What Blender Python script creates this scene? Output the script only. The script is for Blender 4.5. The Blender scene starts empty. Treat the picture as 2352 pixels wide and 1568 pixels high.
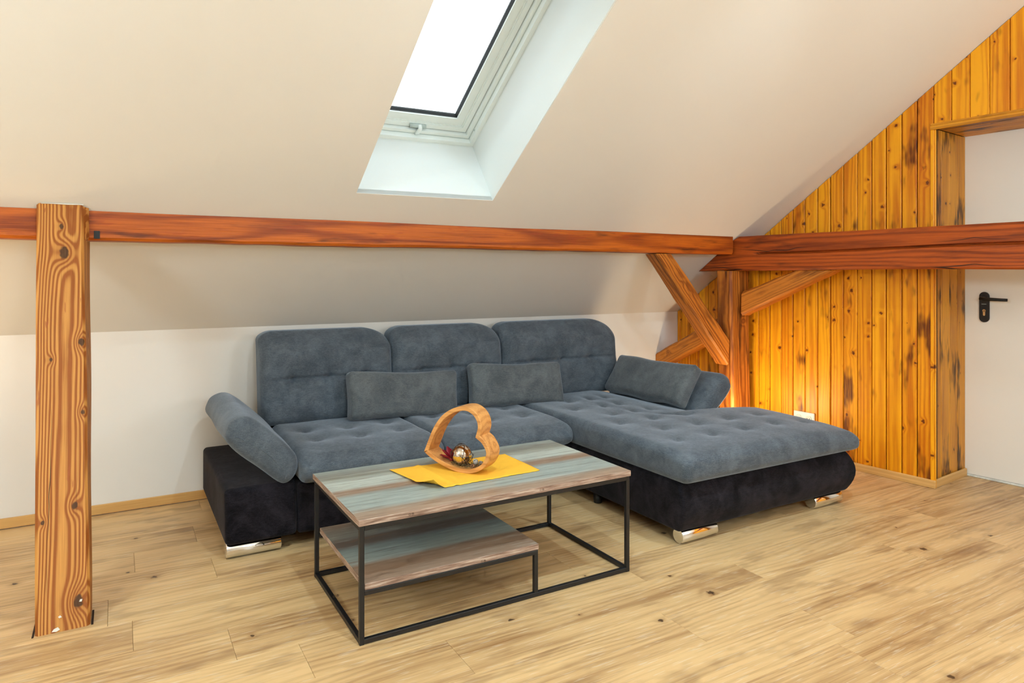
import bpy, bmesh, math, random
import numpy as np
from mathutils import Vector, Matrix

random.seed(7)
rng = np.random.default_rng(7)
SC = bpy.context.scene
COL = SC.collection

# ------------------------------------------------------------------ camera
cam_data = bpy.data.cameras.new('camera')
cam_data.lens = 24.0
cam_data.sensor_width = 36.0
cam_data.sensor_fit = 'HORIZONTAL'
cam_data.shift_y = -152.0 / 2352.0
cam_data.clip_start = 0.05
cam = bpy.data.objects.new('camera', cam_data)
cam.location = (0, 0, 1.25)
cam.rotation_euler = (math.radians(90), 0, math.radians(-30))
COL.objects.link(cam)
SC.camera = cam

# ------------------------------------------------------------------ world, exposure
world = bpy.data.worlds.new('overcast_sky')
SC.world = world
world.use_nodes = True
_bg = world.node_tree.nodes['Background']
_bg.inputs['Color'].default_value = (0.86, 0.96, 1.0, 1)
_bg.inputs['Strength'].default_value = 1.9
SC.view_settings.view_transform = 'Standard'
SC.view_settings.look = 'None'
SC.view_settings.gamma = 1.0
SC.view_settings.use_curve_mapping = False
SC.view_settings.exposure = 0.22
FILL_PENDANT_W = 96.0    # added pendant, lights the room from the left
FILL_SPOT_W = 70.0        # each added ceiling spot over table and chaise
FILL_CEIL_W = 80.0        # each of the two added pendants behind the view
LAMP_FLOOR_W = 13.0        # small uplight behind the chaise
LAMP_SIDE_W = 12.0         # floor lamp outside the frame on the left
FILL_COOL = (0.74, 0.92, 1.0)  # cool tint of the added pendants, offsets the warm bounce
VERYWARM = (1.0, 0.74, 0.44)
SPOT_COL = (0.66, 0.88, 1.0)
SC.cycles.max_bounces = 6
SC.cycles.diffuse_bounces = 4
SC.cycles.glossy_bounces = 3
SC.cycles.caustics_reflective = False
SC.cycles.caustics_refractive = False
SC.cycles.use_adaptive_sampling = True
SC.cycles.adaptive_threshold = 0.08
SC.cycles.adaptive_min_samples = 8
SC.cycles.sample_clamp_indirect = 6.0
SC.cycles.use_denoising = True

# ------------------------------------------------------------------ node helper
class S:
    """a socket with arithmetic"""
    def __init__(s, g, sock): s.g = g; s.k = sock
    def _m(s, op, *o): return s.g.math(op, s, *o)
    def __add__(s, o): return s._m('ADD', o)
    __radd__ = __add__
    def __sub__(s, o): return s._m('SUBTRACT', o)
    def __rsub__(s, o): return s.g.math('SUBTRACT', o, s)
    def __mul__(s, o): return s._m('MULTIPLY', o)
    __rmul__ = __mul__
    def __truediv__(s, o): return s._m('DIVIDE', o)
    def sin(s): return s._m('SINE')
    def abs(s): return s._m('ABSOLUTE')
    def floor(s): return s._m('FLOOR')
    def frac(s): return s._m('FRACT')
    def pow(s, e): return s._m('POWER', e)
    def sqrt(s): return s._m('SQRT')
    def exp(s): return s._m('EXPONENT')

class Graph:
    def __init__(g, name, rough=0.6, metallic=0.0):
        g.mat = bpy.data.materials.new(name)
        g.mat.use_nodes = True
        g.nt = g.mat.node_tree
        g.bsdf = g.nt.nodes['Principled BSDF']
        g.set('Roughness', rough); g.set('Metallic', metallic)
    def node(g, t): return g.nt.nodes.new(t)
    def put(g, inp, v):
        if isinstance(v, S): g.nt.links.new(v.k, inp)
        elif isinstance(v, (tuple, list)):
            inp.default_value = tuple(v) if len(v) == len(inp.default_value) else (*v, 1.0)
        else: inp.default_value = v
    def set(g, name, v): g.put(g.bsdf.inputs[name], v)
    def math(g, op, *a):
        n = g.node('ShaderNodeMath'); n.operation = op
        for i, v in enumerate(a): g.put(n.inputs[i], v)
        return S(g, n.outputs[0])
    def coords(g):
        n = g.node('ShaderNodeTexCoord')
        sp = g.node('ShaderNodeSeparateXYZ')
        g.nt.links.new(n.outputs['Object'], sp.inputs[0])
        return [S(g, sp.outputs[i]) for i in range(3)]
    def rand(g):
        n = g.node('ShaderNodeObjectInfo'); return S(g, n.outputs['Random'])
    def vec(g, x, y, z):
        n = g.node('ShaderNodeCombineXYZ')
        for i, v in enumerate((x, y, z)): g.put(n.inputs[i], v)
        return S(g, n.outputs[0])
    dims = '3D'
    def noise(g, v, scale=1.0, detail=2.0, rough=0.5, dist=0.0):
        n = g.node('ShaderNodeTexNoise'); n.noise_dimensions = g.dims
        g.put(n.inputs['Vector'], v); g.put(n.inputs['Scale'], scale)
        g.put(n.inputs['Detail'], detail); g.put(n.inputs['Roughness'], rough); g.put(n.inputs['Distortion'], dist)
        return S(g, n.outputs['Fac'])
    def white(g, v):
        n = g.node('ShaderNodeTexWhiteNoise'); n.noise_dimensions = '3D'
        g.put(n.inputs['Vector'], v); return S(g, n.outputs['Value'])
    def voro(g, v, scale=1.0, rnd=1.0):
        n = g.node('ShaderNodeTexVoronoi'); n.voronoi_dimensions = g.dims
        g.put(n.inputs['Vector'], v); g.put(n.inputs['Scale'], scale); g.put(n.inputs['Randomness'], rnd)
        sp = g.node('ShaderNodeSeparateColor'); g.nt.links.new(n.outputs['Color'], sp.inputs[0])
        return S(g, n.outputs['Distance']), S(g, sp.outputs[0]), S(g, sp.outputs[1])
    def step(g, v, lo, hi):
        n = g.node('ShaderNodeMapRange'); n.interpolation_type = 'SMOOTHSTEP'
        g.put(n.inputs['Value'], v); g.put(n.inputs['From Min'], lo); g.put(n.inputs['From Max'], hi)
        return S(g, n.outputs['Result'])
    def inv(g, v, lo, hi): return 1.0 - g.step(v, lo, hi)
    def mix(g, f, a, b, mode='MIX'):
        n = g.node('ShaderNodeMix'); n.data_type = 'RGBA'; n.blend_type = mode
        g.put(n.inputs[0], f); g.put(n.inputs[6], a); g.put(n.inputs[7], b)
        return S(g, n.outputs[2])
    def ramp(g, f, stops):
        n = g.node('ShaderNodeValToRGB'); cr = n.color_ramp
        while len(cr.elements) < len(stops): cr.elements.new(0.5)
        for e, (p, c) in zip(cr.elements, stops): e.position = p; e.color = (*c, 1)
        g.put(n.inputs[0], f); return S(g, n.outputs[0])
    def bump(g, hgt, strength=0.3, dist=0.002):
        n = g.node('ShaderNodeBump')
        g.put(n.inputs['Height'], hgt); n.inputs['Strength'].default_value = strength
        n.inputs['Distance'].default_value = dist
        g.nt.links.new(n.outputs[0], g.bsdf.inputs['Normal'])

def lin(r, g, b):
    f = lambda c: (c / 255 / 12.92) if c <= 10 else ((c / 255 + 0.055) / 1.055) ** 2.4
    return (f(r), f(g), f(b))

# ------------------------------------------------------------------ materials (wood grain runs along local X)
def wood(name, light, dark, freq=700.0, pith=(0.10, -0.06), ring=0.5, warp=0.012, cell=0.16, knot_r=0.018,
         knot_share=0.5, knot_col=(0.08, 0.025, 0.008), char_col=None, char=0.0, char_lo=0.58, crack=0.0, red=0.0,
         red_col=(0.25, 0.05, 0.015), vary=0.12, rough=0.5, bump=0.25, flat=False, white=0.0, broad=0.5, fibw=0.7, red_lo=0.60, knots=None):
    g = Graph(name, rough)
    if flat: g.dims = '2D'
    x, y, z = g.coords()
    r = g.rand()
    X = x + r * 61.0
    Y = y + r * 17.0
    Zc = z + r * 29.0
    # knots
    wob = g.noise(g.vec(X, Y, Zc), 90.0, 0.0) - 0.5
    if knots:
        halo = core = push = None
        for kx, ky, kr in knots:
            dx = (x - kx) * 0.62; dy = y - ky
            q2 = (dx * dx + dy * dy) / (kr * kr)
            h = (0.0 - q2 * 0.28).exp()
            c = g.inv(q2 + wob * 0.8, 0.35, 0.95)
            p = h * kr
            halo = h if halo is None else halo + h
            core = c if core is None else g.math('MAXIMUM', core, c)
            push = p if push is None else push + p
    else:
        if flat: kv = g.vec(X / cell, Y / cell, r * 40.0)
        else: kv = g.vec(X / cell, Y / cell, Zc / cell)
        kd, kc, kc2 = g.voro(kv, 1.0, 0.9)
        has = g.step(kc, 1.0 - knot_share, 1.0 - knot_share + 0.02)
        fade = g.inv(kd, 0.12, 0.40)
        kd = kd * cell
        krad = knot_r * (0.30 + 0.80 * kc2)
        kq = kd / krad
        halo = (0.0 - kq * kq * 0.22).exp() * has * fade
        core = g.inv(kq + wob, 0.55, 1.1) * has
        push = halo * krad
    # growth rings
    n1 = g.noise(g.vec(X * 1.3, Y * 7.0, Zc * 7.0), 1.0, 1.0, 0.5) - 0.5
    n2 = g.noise(g.vec(X * 6.0, Y * 30.0, Zc * 30.0), 1.0, 1.0, 0.5) - 0.5
    py = y - (pith[0] * (r - 0.5) * 2.0 if flat else pith[0]) + n1 * warp * 4.0
    pz = z - pith[1] + n1 * warp
    rad = (py * py + pz * pz).sqrt() + n2 * warp * 0.22 + push * 1.3
    s = (rad * freq + n1 * 3.0).sin() * 0.5 + 0.5
    s = s.pow(1.5)
    fib = g.noise(g.vec(X * 5.0, Y * 240.0, Zc * 240.0), 1.0, 1.0, 0.6)
    brd = g.noise(g.vec(X * 1.1, Y * 9.0, Zc * 9.0), 1.0, 2.0, 0.6)
    t = s * ring + (fib - 0.5) * fibw + (brd - 0.5) * broad * 1.6 + (r - 0.5) * vary * 3.0 + 0.22
    col = g.mix(g.step(t, 0.0, 1.0), light, dark)
    if white > 0:
        w = g.step(g.noise(g.vec(X * 9.0, Y * 130.0, r * 7.0), 1.0, 2.0, 0.6), 0.60, 0.72)
        col = g.mix(w * white, col, (0.80, 0.72, 0.58))
    if red > 0:
        rm = g.step(g.noise(g.vec(X * 5.0, Y * 26.0, Zc * 26.0), 1.0, 3.0, 0.6), red_lo, red_lo + 0.04)
        col = g.mix(rm * red, col, red_col)
    if char > 0:
        ck = 8.0 if flat else 15.0
        cm = g.step(g.noise(g.vec(X * 2.6, Y * ck, Zc * ck), 1.0, 3.0, 0.6), char_lo, char_lo + 0.18)
        cs = 0.35 + 0.9 * g.noise(g.vec(X * 7.0, Y * 170.0, Zc * 170.0), 1.0, 2.0)
        col = g.mix(g.math('MINIMUM', cm * cs * char, 1.0), col, char_col or knot_col)
    col = g.mix(g.math('MINIMUM', halo * 0.55, 1.0), col, dark)
    col = g.mix(core * 0.92, col, knot_col)
    if crack > 0:
        cw = (Y * 1.0 + Zc * 0.6) + (g.noise(g.vec(X * 1.7, r * 9.0, 0.0), 1.0, 3.0) - 0.5) * 0.09
        cf = ((cw / 0.085).frac() - 0.5).abs() * 0.085
        br = g.step(g.noise(g.vec(X * 1.6, (cw / 0.085).floor() * 3.7, r), 1.0, 2.0), 0.42, 0.62)
        cm = g.inv(cf, 0.0004, 0.0026 * crack) * br
        col = g.mix(cm, col, (0.012, 0.006, 0.003))
    g.set('Base Color', col)
    if not flat: g.bump(g.noise(g.vec(X * 4.0, Y * 110.0, Zc * 110.0), 1.0, 1.0, 0.6), bump, 0.004)
    g.set('Specular IOR Level', 0.35)
    return g.mat

M = {}
M['pine'] = wood('stained_pine', lin(250, 172, 22), lin(206, 112, 6), 420, (0.05, -0.05), 0.40, 0.010, 0.13, 0.012, 0.55,
                 lin(104, 42, 8), lin(110, 46, 4), 0.85, 0.615, vary=0.12, rough=0.42, flat=True, broad=0.6, fibw=0.4)
M['pine_scorched'] = wood('scorched_pine', lin(246, 164, 22), lin(200, 104, 6), 420, (0.05, -0.05), 0.40, 0.010, 0.13, 0.012, 0.5,
                 lin(96, 38, 8), lin(96, 38, 4), 1.1, 0.53, vary=0.10, rough=0.42, flat=True, broad=0.7, fibw=0.45)
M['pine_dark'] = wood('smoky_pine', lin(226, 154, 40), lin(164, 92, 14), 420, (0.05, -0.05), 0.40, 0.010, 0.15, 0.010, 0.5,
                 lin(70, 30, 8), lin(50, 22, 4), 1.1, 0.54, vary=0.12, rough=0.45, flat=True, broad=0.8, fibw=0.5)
M['purlin'] = wood('red_brown_old_beam', lin(198, 100, 22), lin(126, 50, 8), 330, (0.03, 0.02), 0.45, 0.014, 0.22, 0.016, 0.35,
                 lin(54, 24, 8), lin(58, 24, 6), 0.9, 0.56, crack=0.7, vary=0.05, rough=0.5, bump=0.5, red=0.3, red_col=lin(150, 52, 14))
M['tie'] = wood('dark_red_old_beam', lin(184, 84, 20), lin(112, 42, 8), 420, (0.02, 0.03), 0.4, 0.012, 0.25, 0.014, 0.4,
                 lin(48, 20, 6), lin(60, 22, 6), 0.8, 0.55, crack=0.9, vary=0.05, rough=0.55, bump=0.5)
M['brace'] = wood('brown_old_strut', lin(202, 122, 42), lin(128, 64, 16), 520, (0.015, 0.02), 0.5, 0.010, 0.14, 0.018, 0.5,
                 lin(50, 24, 8), lin(58, 26, 8), 0.8, 0.56, crack=0.5, vary=0.12, rough=0.55, bump=0.5)
POST_KNOTS = [(1.521, -0.029, 0.0085), (1.407, -0.018, 0.0190), (0.971, -0.053, 0.0070), (1.036, 0.046, 0.0120),
              (0.762, 0.053, 0.0085), (0.420, 0.032, 0.0110), (0.375, -0.065, 0.0065), (0.088, 0.048, 0.0175)]
M['post'] = wood('honey_brown_old_post', lin(208, 146, 72), lin(150, 82, 26), 900, (0.0, 0.07), 0.95, 0.009, 0.17, 0.022, 0.5,
                 lin(72, 46, 24), None, 0.0, crack=0.7, red=0.7, red_col=lin(158, 84, 42), red_lo=0.66, vary=0.0, rough=0.6, bump=0.6, broad=0.3, knots=POST_KNOTS)
M['oak'] = wood('oak_plank', lin(222, 186, 134), lin(150, 108, 66), 300, (0.10, -0.10), 0.20, 0.016, 0.42, 0.017, 0.55,
                lin(78, 54, 36), lin(130, 94, 62), 0.5, 0.55, vary=0.08, rough=0.42, flat=True, white=0.32, broad=0.62, fibw=0.45)
M['trim_oak'] = wood('baseboard_oak', lin(224, 178, 112), lin(196, 144, 80), 300, (0.0, -0.10), 0.3, 0.01, 0.4, 0.006, 0.2,
                lin(120, 80, 44), vary=0.02, rough=0.45, bump=0.05)
M['mango'] = wood('mango_wood', lin(222, 160, 92), lin(172, 104, 46), 240, (0.05, 0.12), 0.35, 0.02, 0.5, 0.006, 0.3,
                lin(110, 62, 26), vary=0.0, rough=0.42, bump=0.2, fibw=0.9)

def plain(name, col, rough=0.6, metallic=0.0, noise_amt=0.0, nscale=20, bump=0.0, spec=0.5):
    g = Graph(name, rough, metallic)
    g.set('Specular IOR Level', spec)
    if noise_amt or bump:
        x, y, z = g.coords()
        n = g.noise(g.vec(x, y, z), nscale, 3.0, 0.6)
        c2 = tuple(max(0, c * (1 - noise_amt)) for c in col)
        g.set('Base Color', g.mix(n, c2, tuple(min(1, c * (1 + noise_amt * 0.5)) for c in col)))
        if bump: g.bump(g.noise(g.vec(x, y, z), nscale * 12, 2.0), bump, 0.001)
    else:
        g.set('Base Color', col)
    return g.mat

M['plaster'] = plain('white_plaster', lin(232, 227, 220), 0.85, 0, 0.03, 2.0, 0.0, 0.2)
M['plaster_wall'] = plain('white_wall', lin(233, 228, 222), 0.85, 0, 0.03, 3.0, 0.0, 0.2)
M['lining'] = plain('white_lining', lin(226, 230, 228), 0.5, 0, 0.0, 1, 0, 0.4)
M['pvc'] = plain('white_plastic', lin(234, 240, 237), 0.3, 0, 0, 1, 0, 0.5)
M['pvc_grey'] = plain('pale_grey_plastic', lin(186, 198, 194), 0.35)
M['gasket'] = plain('black_gasket', lin(30, 32, 32), 0.6)
M['door'] = plain('white_door_paint', lin(244, 237, 228), 0.5, 0, 0.02, 3.0, 0.03, 0.4)
M['door_seal'] = plain('worn_white_sealant', lin(236, 232, 224), 0.9, 0, 0.5, 45, 0.0)
M['black_metal'] = plain('black_powder_coat', lin(24, 24, 26), 0.45, 0.0, 0, 1, 0, 0.5)
M['black_plastic'] = plain('black_plastic', lin(18, 17, 17), 0.4)
M['chrome'] = plain('chrome', (0.86, 0.86, 0.86), 0.07, 1.0)
M['dark_gap'] = plain('dark_gap', lin(44, 24, 8), 0.9)
M['subfloor'] = plain('subfloor', lin(70, 50, 30), 0.9)
M['outlet'] = plain('outlet_plastic', lin(232, 226, 214), 0.35)
M['runner'] = plain('mustard_felt', lin(255, 192, 66), 0.95, 0, 0.06, 40, 0.25, 0.1)
M['ball'] = plain('bronze_mirror_glass', (0.70, 0.62, 0.55), 0.05, 1.0)
M['petal'] = plain('crimson_petal', lin(150, 12, 40), 0.5, 0, 0.3, 60)
M['twig'] = plain('brown_twig', lin(74, 50, 30), 0.8, 0, 0.3, 80)
M['moss'] = plain('dry_moss', lin(112, 92, 58), 0.9, 0, 0.4, 80)
M['pod'] = plain('grey_seed_pod', lin(176, 170, 162), 0.7, 0, 0.35, 90)
M['pod_brown'] = plain('brown_seed_pod', lin(140, 92, 58), 0.7, 0, 0.35, 90)
M['paint'] = plain('white_paint_bits', lin(226, 222, 212), 0.8)

def fabric(name, base, lightc, mott=1.0, weave=900.0, rough=0.95, sheen=0.40, tint=(0.75, 0.85, 1.0)):
    g = Graph(name, rough)
    x, y, z = g.coords()
    v = g.vec(x, y, z)
    n = g.noise(v, 9.0, 4.0, 0.65, 0.6)
    f1 = g.noise(g.vec(x * 60.0, y * 60.0, z * 400.0), 1.0, 2.0, 0.6)
    f2 = g.noise(g.vec(x * 420.0, y * 420.0, z * 420.0), 1.0, 1.0, 0.6)
    t = (n - 0.5) * 1.1 * mott + (f1 - 0.5) * 0.7 + (f2 - 0.5) * 0.9 + 0.45
    g.set('Base Color', g.mix(g.step(t, 0.0, 1.0), base, lightc))
    g.set('Specular IOR Level', 0.1)
    g.set('Sheen Weight', sheen); g.set('Sheen Roughness', 0.45); g.set('Sheen Tint', tint)
    g.bump(f2 * 0.8 + f1 * 0.4, 0.35, 0.0015)
    return g.mat
M['grey_fabric'] = fabric('charcoal_grey_fabric', lin(62, 68, 76), lin(106, 114, 122))  # bluish base and sheen tint stand in for cool skylight on the cloth
M['pillow_fabric'] = fabric('grey_pillow_fabric', lin(70, 74, 78), lin(112, 116, 118))
M['black_velvet'] = fabric('black_velvet', lin(11, 10, 12), lin(44, 40, 46), 1.7, sheen=0.08, tint=(0.9, 0.85, 0.9))

def table_wood(name, stops, seed):
    """printed bands of weathered planks along the length; stops: position across (0 front .. 1 back) -> tone"""
    g = Graph(name, 0.36)
    x, y, z = g.coords()
    n0 = g.noise(g.vec(x * 1.6, y * 5.0, seed), 1.0, 2.0)
    streak = g.noise(g.vec(x * 2.2, y * 44.0, seed + 3.0), 1.0, 4.0, 0.68)
    fine = g.noise(g.vec(x * 16.0, y * 190.0, seed), 1.0, 2.0, 0.6)
    v = (y + 0.3135) / 0.627 + (n0 - 0.5) * 0.05 + (streak - 0.5) * 0.05
    c = g.ramp(v, stops)
    t = (streak - 0.5) * 2.0 + (fine - 0.5) * 0.9 + 0.5
    c = g.mix(g.inv(t, 0.0, 0.55) * 0.55, c, lin(96, 78, 64))
    c = g.mix(g.step(t, 0.55, 1.1) * 0.55, c, lin(206, 210, 200))
    rust = g.step(g.noise(g.vec(x * 2.4, y * 24.0, seed + 5.0), 1.0, 4.0, 0.65), 0.60, 0.68)
    c = g.mix(rust * 0.55, c, lin(124, 92, 70))
    edge = g.inv(((y / 0.1045).frac() - 0.5).abs(), 0.0, 0.012)
    c = g.mix(edge * 0.45, c, lin(90, 80, 72))
    g.set('Base Color', c)
    return g.mat
TEAL, PALE, BRN, GRY, DRK = lin(158, 168, 162), lin(190, 196, 186), lin(152, 124, 102), lin(140, 138, 128), lin(100, 84, 74)
M['table_wood'] = table_wood('weathered_grey_laminate', [(0.0, lin(168, 140, 118)), (0.10, lin(160, 138, 118)), (0.17, TEAL), (0.40, TEAL), (0.46, BRN), (0.52, BRN), (0.58, PALE), (0.72, PALE), (0.80, lin(150, 150, 136)), (0.88, GRY), (1.0, TEAL)], 0.0)
M['shelf_wood'] = table_wood('weathered_brown_laminate', [(0.0, lin(160, 134, 114)), (0.14, BRN), (0.26, BRN), (0.32, TEAL), (0.52, lin(128, 138, 134)), (0.58, DRK), (0.66, DRK), (0.72, GRY), (0.86, lin(134, 124, 112)), (1.0, BRN)], 7.0)

def table_edge():
    g = Graph('weathered_edge_band', 0.5)
    x, y, z = g.coords()
    s = g.noise(g.vec(x * 9.0, y * 9.0, z * 160.0), 1.0, 4.0, 0.65)
    c = g.ramp(s, [(0.30, lin(92, 68, 56)), (0.48, lin(150, 122, 106)), (0.66, lin(196, 176, 160))])
    g.set('Base Color', c); return g.mat
M['table_edge'] = table_edge()

def glass():
    g = Graph('window_glass', 0.0)
    nt = g.nt
    tr = nt.nodes.new('ShaderNodeBsdfTransparent'); gl = nt.nodes.new('ShaderNodeBsdfGlossy')
    gl.inputs['Roughness'].default_value = 0.0
    mx = nt.nodes.new('ShaderNodeMixShader'); mx.inputs[0].default_value = 0.05
    nt.links.new(tr.outputs[0], mx.inputs[1]); nt.links.new(gl.outputs[0], mx.inputs[2])
    nt.links.new(mx.outputs[0], nt.nodes['Material Output'].inputs['Surface'])
    nt.nodes.remove(g.bsdf)
    return g.mat
M['glass'] = glass()

def lampshade(col, s):
    g = Graph('lit_lampshade', 0.7)
    g.set('Base Color', (0.9, 0.85, 0.75)); g.set('Emission Color', (*col, 1)); g.set('Emission Strength', s)
    return g.mat
M['shade'] = lampshade(FILL_COOL, 4.0)

# ------------------------------------------------------------------ object helpers
def V3(*a): return Vector(a)

def mesh_obj(name, verts, faces, mat, parent=None, smooth=False, mats=None, fmat=None, matrix=None):
    me = bpy.data.meshes.new(name)
    me.from_pydata([tuple(map(float, v)) for v in verts], [], [tuple(f) for f in faces])
    me.validate(); me.update()
    for m in (mats or [mat]): me.materials.append(m)
    if fmat is not None:
        for p, i in zip(me.polygons, fmat): p.material_index = i
    if smooth:
        for p in me.polygons: p.use_smooth = True
    o = bpy.data.objects.new(name, me)
    COL.objects.link(o)
    if parent: o.parent = parent
    if matrix is not None: o.matrix_local = matrix
    return o

def fix_normals(o):
    bm = bmesh.new(); bm.from_mesh(o.data)
    bmesh.ops.recalc_face_normals(bm, faces=bm.faces)
    bm.to_mesh(o.data); bm.free()
    return o

def tag(o, label, cat, group=None):
    o['label'] = label; o['category'] = cat
    if group: o['group'] = group
    return o

def struct(o, label=None):
    o['kind'] = 'structure'
    if label: o['label'] = label
    return o

def empty(name, loc):
    e = bpy.data.objects.new(name, None); e.empty_display_size = 0.1
    COL.objects.link(e); e.location = loc
    return e

def box_geo(lo, hi):
    x0, y0, z0 = lo; x1, y1, z1 = hi
    v = [(x0,y0,z0),(x1,y0,z0),(x1,y1,z0),(x0,y1,z0),(x0,y0,z1),(x1,y0,z1),(x1,y1,z1),(x0,y1,z1)]
    f = [(0,3,2,1),(4,5,6,7),(0,1,5,4),(1,2,6,5),(2,3,7,6),(3,0,4,7)]
    return v, f

def merge(*geos):
    V, F = [], []
    for v, f in geos:
        n = len(V); V += list(v); F += [tuple(i + n for i in q) for q in f]
    return V, F

def cbox(lo, hi, c=0.003):
    """box with chamfered edges"""
    bm = bmesh.new()
    v, f = box_geo(lo, hi)
    vs = [bm.verts.new(p) for p in v]
    for q in f: bm.faces.new([vs[i] for i in q])
    bmesh.ops.bevel(bm, geom=list(bm.edges), offset=c, segments=1, affect='EDGES', profile=0.5)
    bm.verts.index_update()
    r = [tuple(p.co) for p in bm.verts], [tuple(x.index for x in q.verts) for q in bm.faces]
    bm.free(); return r

def prism(poly, a0, a1, axis):
    """poly of 2D points extruded along axis; 'x': poly=(y,z), 'y': poly=(x,z), 'z': poly=(x,y)"""
    n = len(poly)
    def P(p, a):
        return (a, p[0], p[1]) if axis == 'x' else (p[0], a, p[1]) if axis == 'y' else (p[0], p[1], a)
    V = [P(p, a0) for p in poly] + [P(p, a1) for p in poly]
    F = [tuple(range(n))[::-1], tuple(range(n, 2 * n))] + [(i, (i + 1) % n, n + (i + 1) % n, n + i) for i in range(n)]
    return V, F

def tube(points, r, sides=6, closed=False):
    pts = [Vector(p) for p in points]; n = len(pts)
    rs = r if isinstance(r, (list, tuple)) else [r] * n
    V, F = [], []
    up = Vector((0.13, 0.31, 0.94)).normalized()
    for i, p in enumerate(pts):
        a = pts[(i + 1) % n] if (closed or i < n - 1) else pts[i]
        b = pts[i - 1] if (closed or i > 0) else pts[i]
        t = (a - b).normalized()
        u = t.cross(up)
        if u.length < 1e-4: u = t.cross(Vector((1, 0, 0)))
        u.normalize(); w = t.cross(u)
        for k in range(sides):
            an = 2 * math.pi * k / sides
            V.append(p + (u * math.cos(an) + w * math.sin(an)) * rs[i])
    m = n if closed else n - 1
    for i in range(m):
        for k in range(sides):
            a = i * sides + k; b = i * sides + (k + 1) % sides
            c = ((i + 1) % n) * sides + (k + 1) % sides; d = ((i + 1) % n) * sides + k
            F.append((a, b, c, d))
    if not closed:
        F.append(tuple(range(sides))[::-1]); F.append(tuple(range((n - 1) * sides, n * sides)))
    return V, F

def lathe(prof, seg=24):
    """profile [(r,z)] about z"""
    V, F = [], []
    for r, z in prof:
        for k in range(seg):
            a = 2 * math.pi * k / seg; V.append((r * math.cos(a), r * math.sin(a), z))
    for i in range(len(prof) - 1):
        for k in range(seg):
            F.append((i * seg + k, i * seg + (k + 1) % seg, (i + 1) * seg + (k + 1) % seg, (i + 1) * seg + k))
    F.append(tuple(range(seg))[::-1]); n = len(prof) - 1
    F.append(tuple(range(n * seg, (n + 1) * seg)))
    return V, F

def rbox(hx, hy, hz, r, nx=12, ny=12, nz=6, k=4):
    """rounded box, half sizes, returns numpy verts and quad faces"""
    def seq(h, n):
        e = [r * math.tan(math.radians(45) * i / k) for i in range(k + 1)]
        inn = np.linspace(-(h - r), h - r, n + 1)
        lo = [-(h - r) - t for t in e[::-1][:-1]]
        return np.array(lo + list(inn) + [-v for v in lo[::-1]])
    X, Y, Z = seq(hx, nx), seq(hy, ny), seq(hz, nz)
    idx = {}; V = []; F = []
    def vid(p):
        q = (round(p[0], 6), round(p[1], 6), round(p[2], 6))
        if q not in idx: idx[q] = len(V); V.append(p)
        return idx[q]
    def face(A, B, mk, flip):
        for i in range(len(A) - 1):
            for j in range(len(B) - 1):
                q = [vid(mk(A[i], B[j])), vid(mk(A[i+1], B[j])), vid(mk(A[i+1], B[j+1])), vid(mk(A[i], B[j+1]))]
                F.append(tuple(q[::-1] if flip else q))
    face(X, Y, lambda a, b: (a, b, hz), False); face(X, Y, lambda a, b: (a, b, -hz), True)
    face(X, Z, lambda a, b: (a, -hy, b), False); face(X, Z, lambda a, b: (a, hy, b), True)
    face(Y, Z, lambda a, b: (hx, a, b), False); face(Y, Z, lambda a, b: (-hx, a, b), True)
    P = np.array(V, float)
    H = np.array([hx, hy, hz]) - r
    inner = np.clip(P, -H, H)
    d = P - inner
    L = np.linalg.norm(d, axis=1, keepdims=True)
    P = inner + d / np.maximum(L, 1e-9) * r
    return P, F

def lumps(P, amp, scale, seed):
    """smooth pseudo noise, vectorised"""
    g = np.random.default_rng(seed)
    out = np.zeros(len(P))
    for _ in range(7):
        kx = g.normal(size=3) * scale; ph = g.uniform(0, 6.28)
        out += np.sin(P @ kx + ph)
    return out * amp / 3.0

def frame_mat(o, ex, ey, ez):
    m = Matrix.Identity(4)
    for i, e in enumerate((ex, ey, ez)):
        for j in range(3): m[j][i] = e[j]
    for j in range(3): m[j][3] = o[j]
    return m

# ------------------------------------------------------------------ the room's frame of reference
YA, ZK, SL = 4.165, 0.953, 0.733          # knee wall, its height, roof slope
ZC = 2.80                                 # flat ceiling
YM = 0.55                                 # mirror plane of the roof
YC = YA - (ZC - ZK) / SL                  # where slope meets flat ceiling
XL = -3.2
def slope_z(y): return ZK + SL * (YA - y)
G0 = Vector((4.15, 2.255, 0))             # corner of the niche on the gable
GD = Vector((-0.09589, 0.99539, 0))       # along the gable, away from the camera
GN = Vector((0.99539, 0.09589, 0))        # out of the room
SN = Vector((0, SL, 1)).normalized()      # out of the roof slope
SU = Vector((0, -1, SL)).normalized()     # up the slope

# ---- floor with separate planks
ROW, R0 = 0.2285, 1.685
floor = struct(mesh_obj('floor', *box_geo((XL - 0.05, -3.15, -0.06), (5.3, 4.2, -0.012)), M['subfloor']), 'light oak plank floor running along the knee wall')
known = {0: [1.74, 3.07], 1: [2.312, 3.66], -1: [2.215], 3: [0.336], 4: [0.045], 6: [0.357], 8: [0.323]}
PL = 1.34
for k in range(-21, 11):
    y0 = R0 + k * ROW; y1 = min(y0 + ROW, 4.163)
    if y0 < -3.06 or y0 > 4.15: continue
    e0 = known[k][0] if k in known else random.uniform(0, PL)
    while e0 > XL: e0 -= PL
    x = e0
    while x < 5.2:
        a, b = max(x, XL + 0.002), min(x + PL, 5.25)
        x += PL
        if b - a < 0.03: continue
        # planks stop at the leaning post's foot
        L = (b - a) / 2
        v, f = cbox((-L + 0.0004, 0.0003, -0.012), (L - 0.0004, (y1 - y0) - 0.0003, 0.0), 0.0007)
        mesh_obj('plank', v, f, M['oak'], floor, matrix=Matrix.Translation((a + L, y0, 0)))

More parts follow.
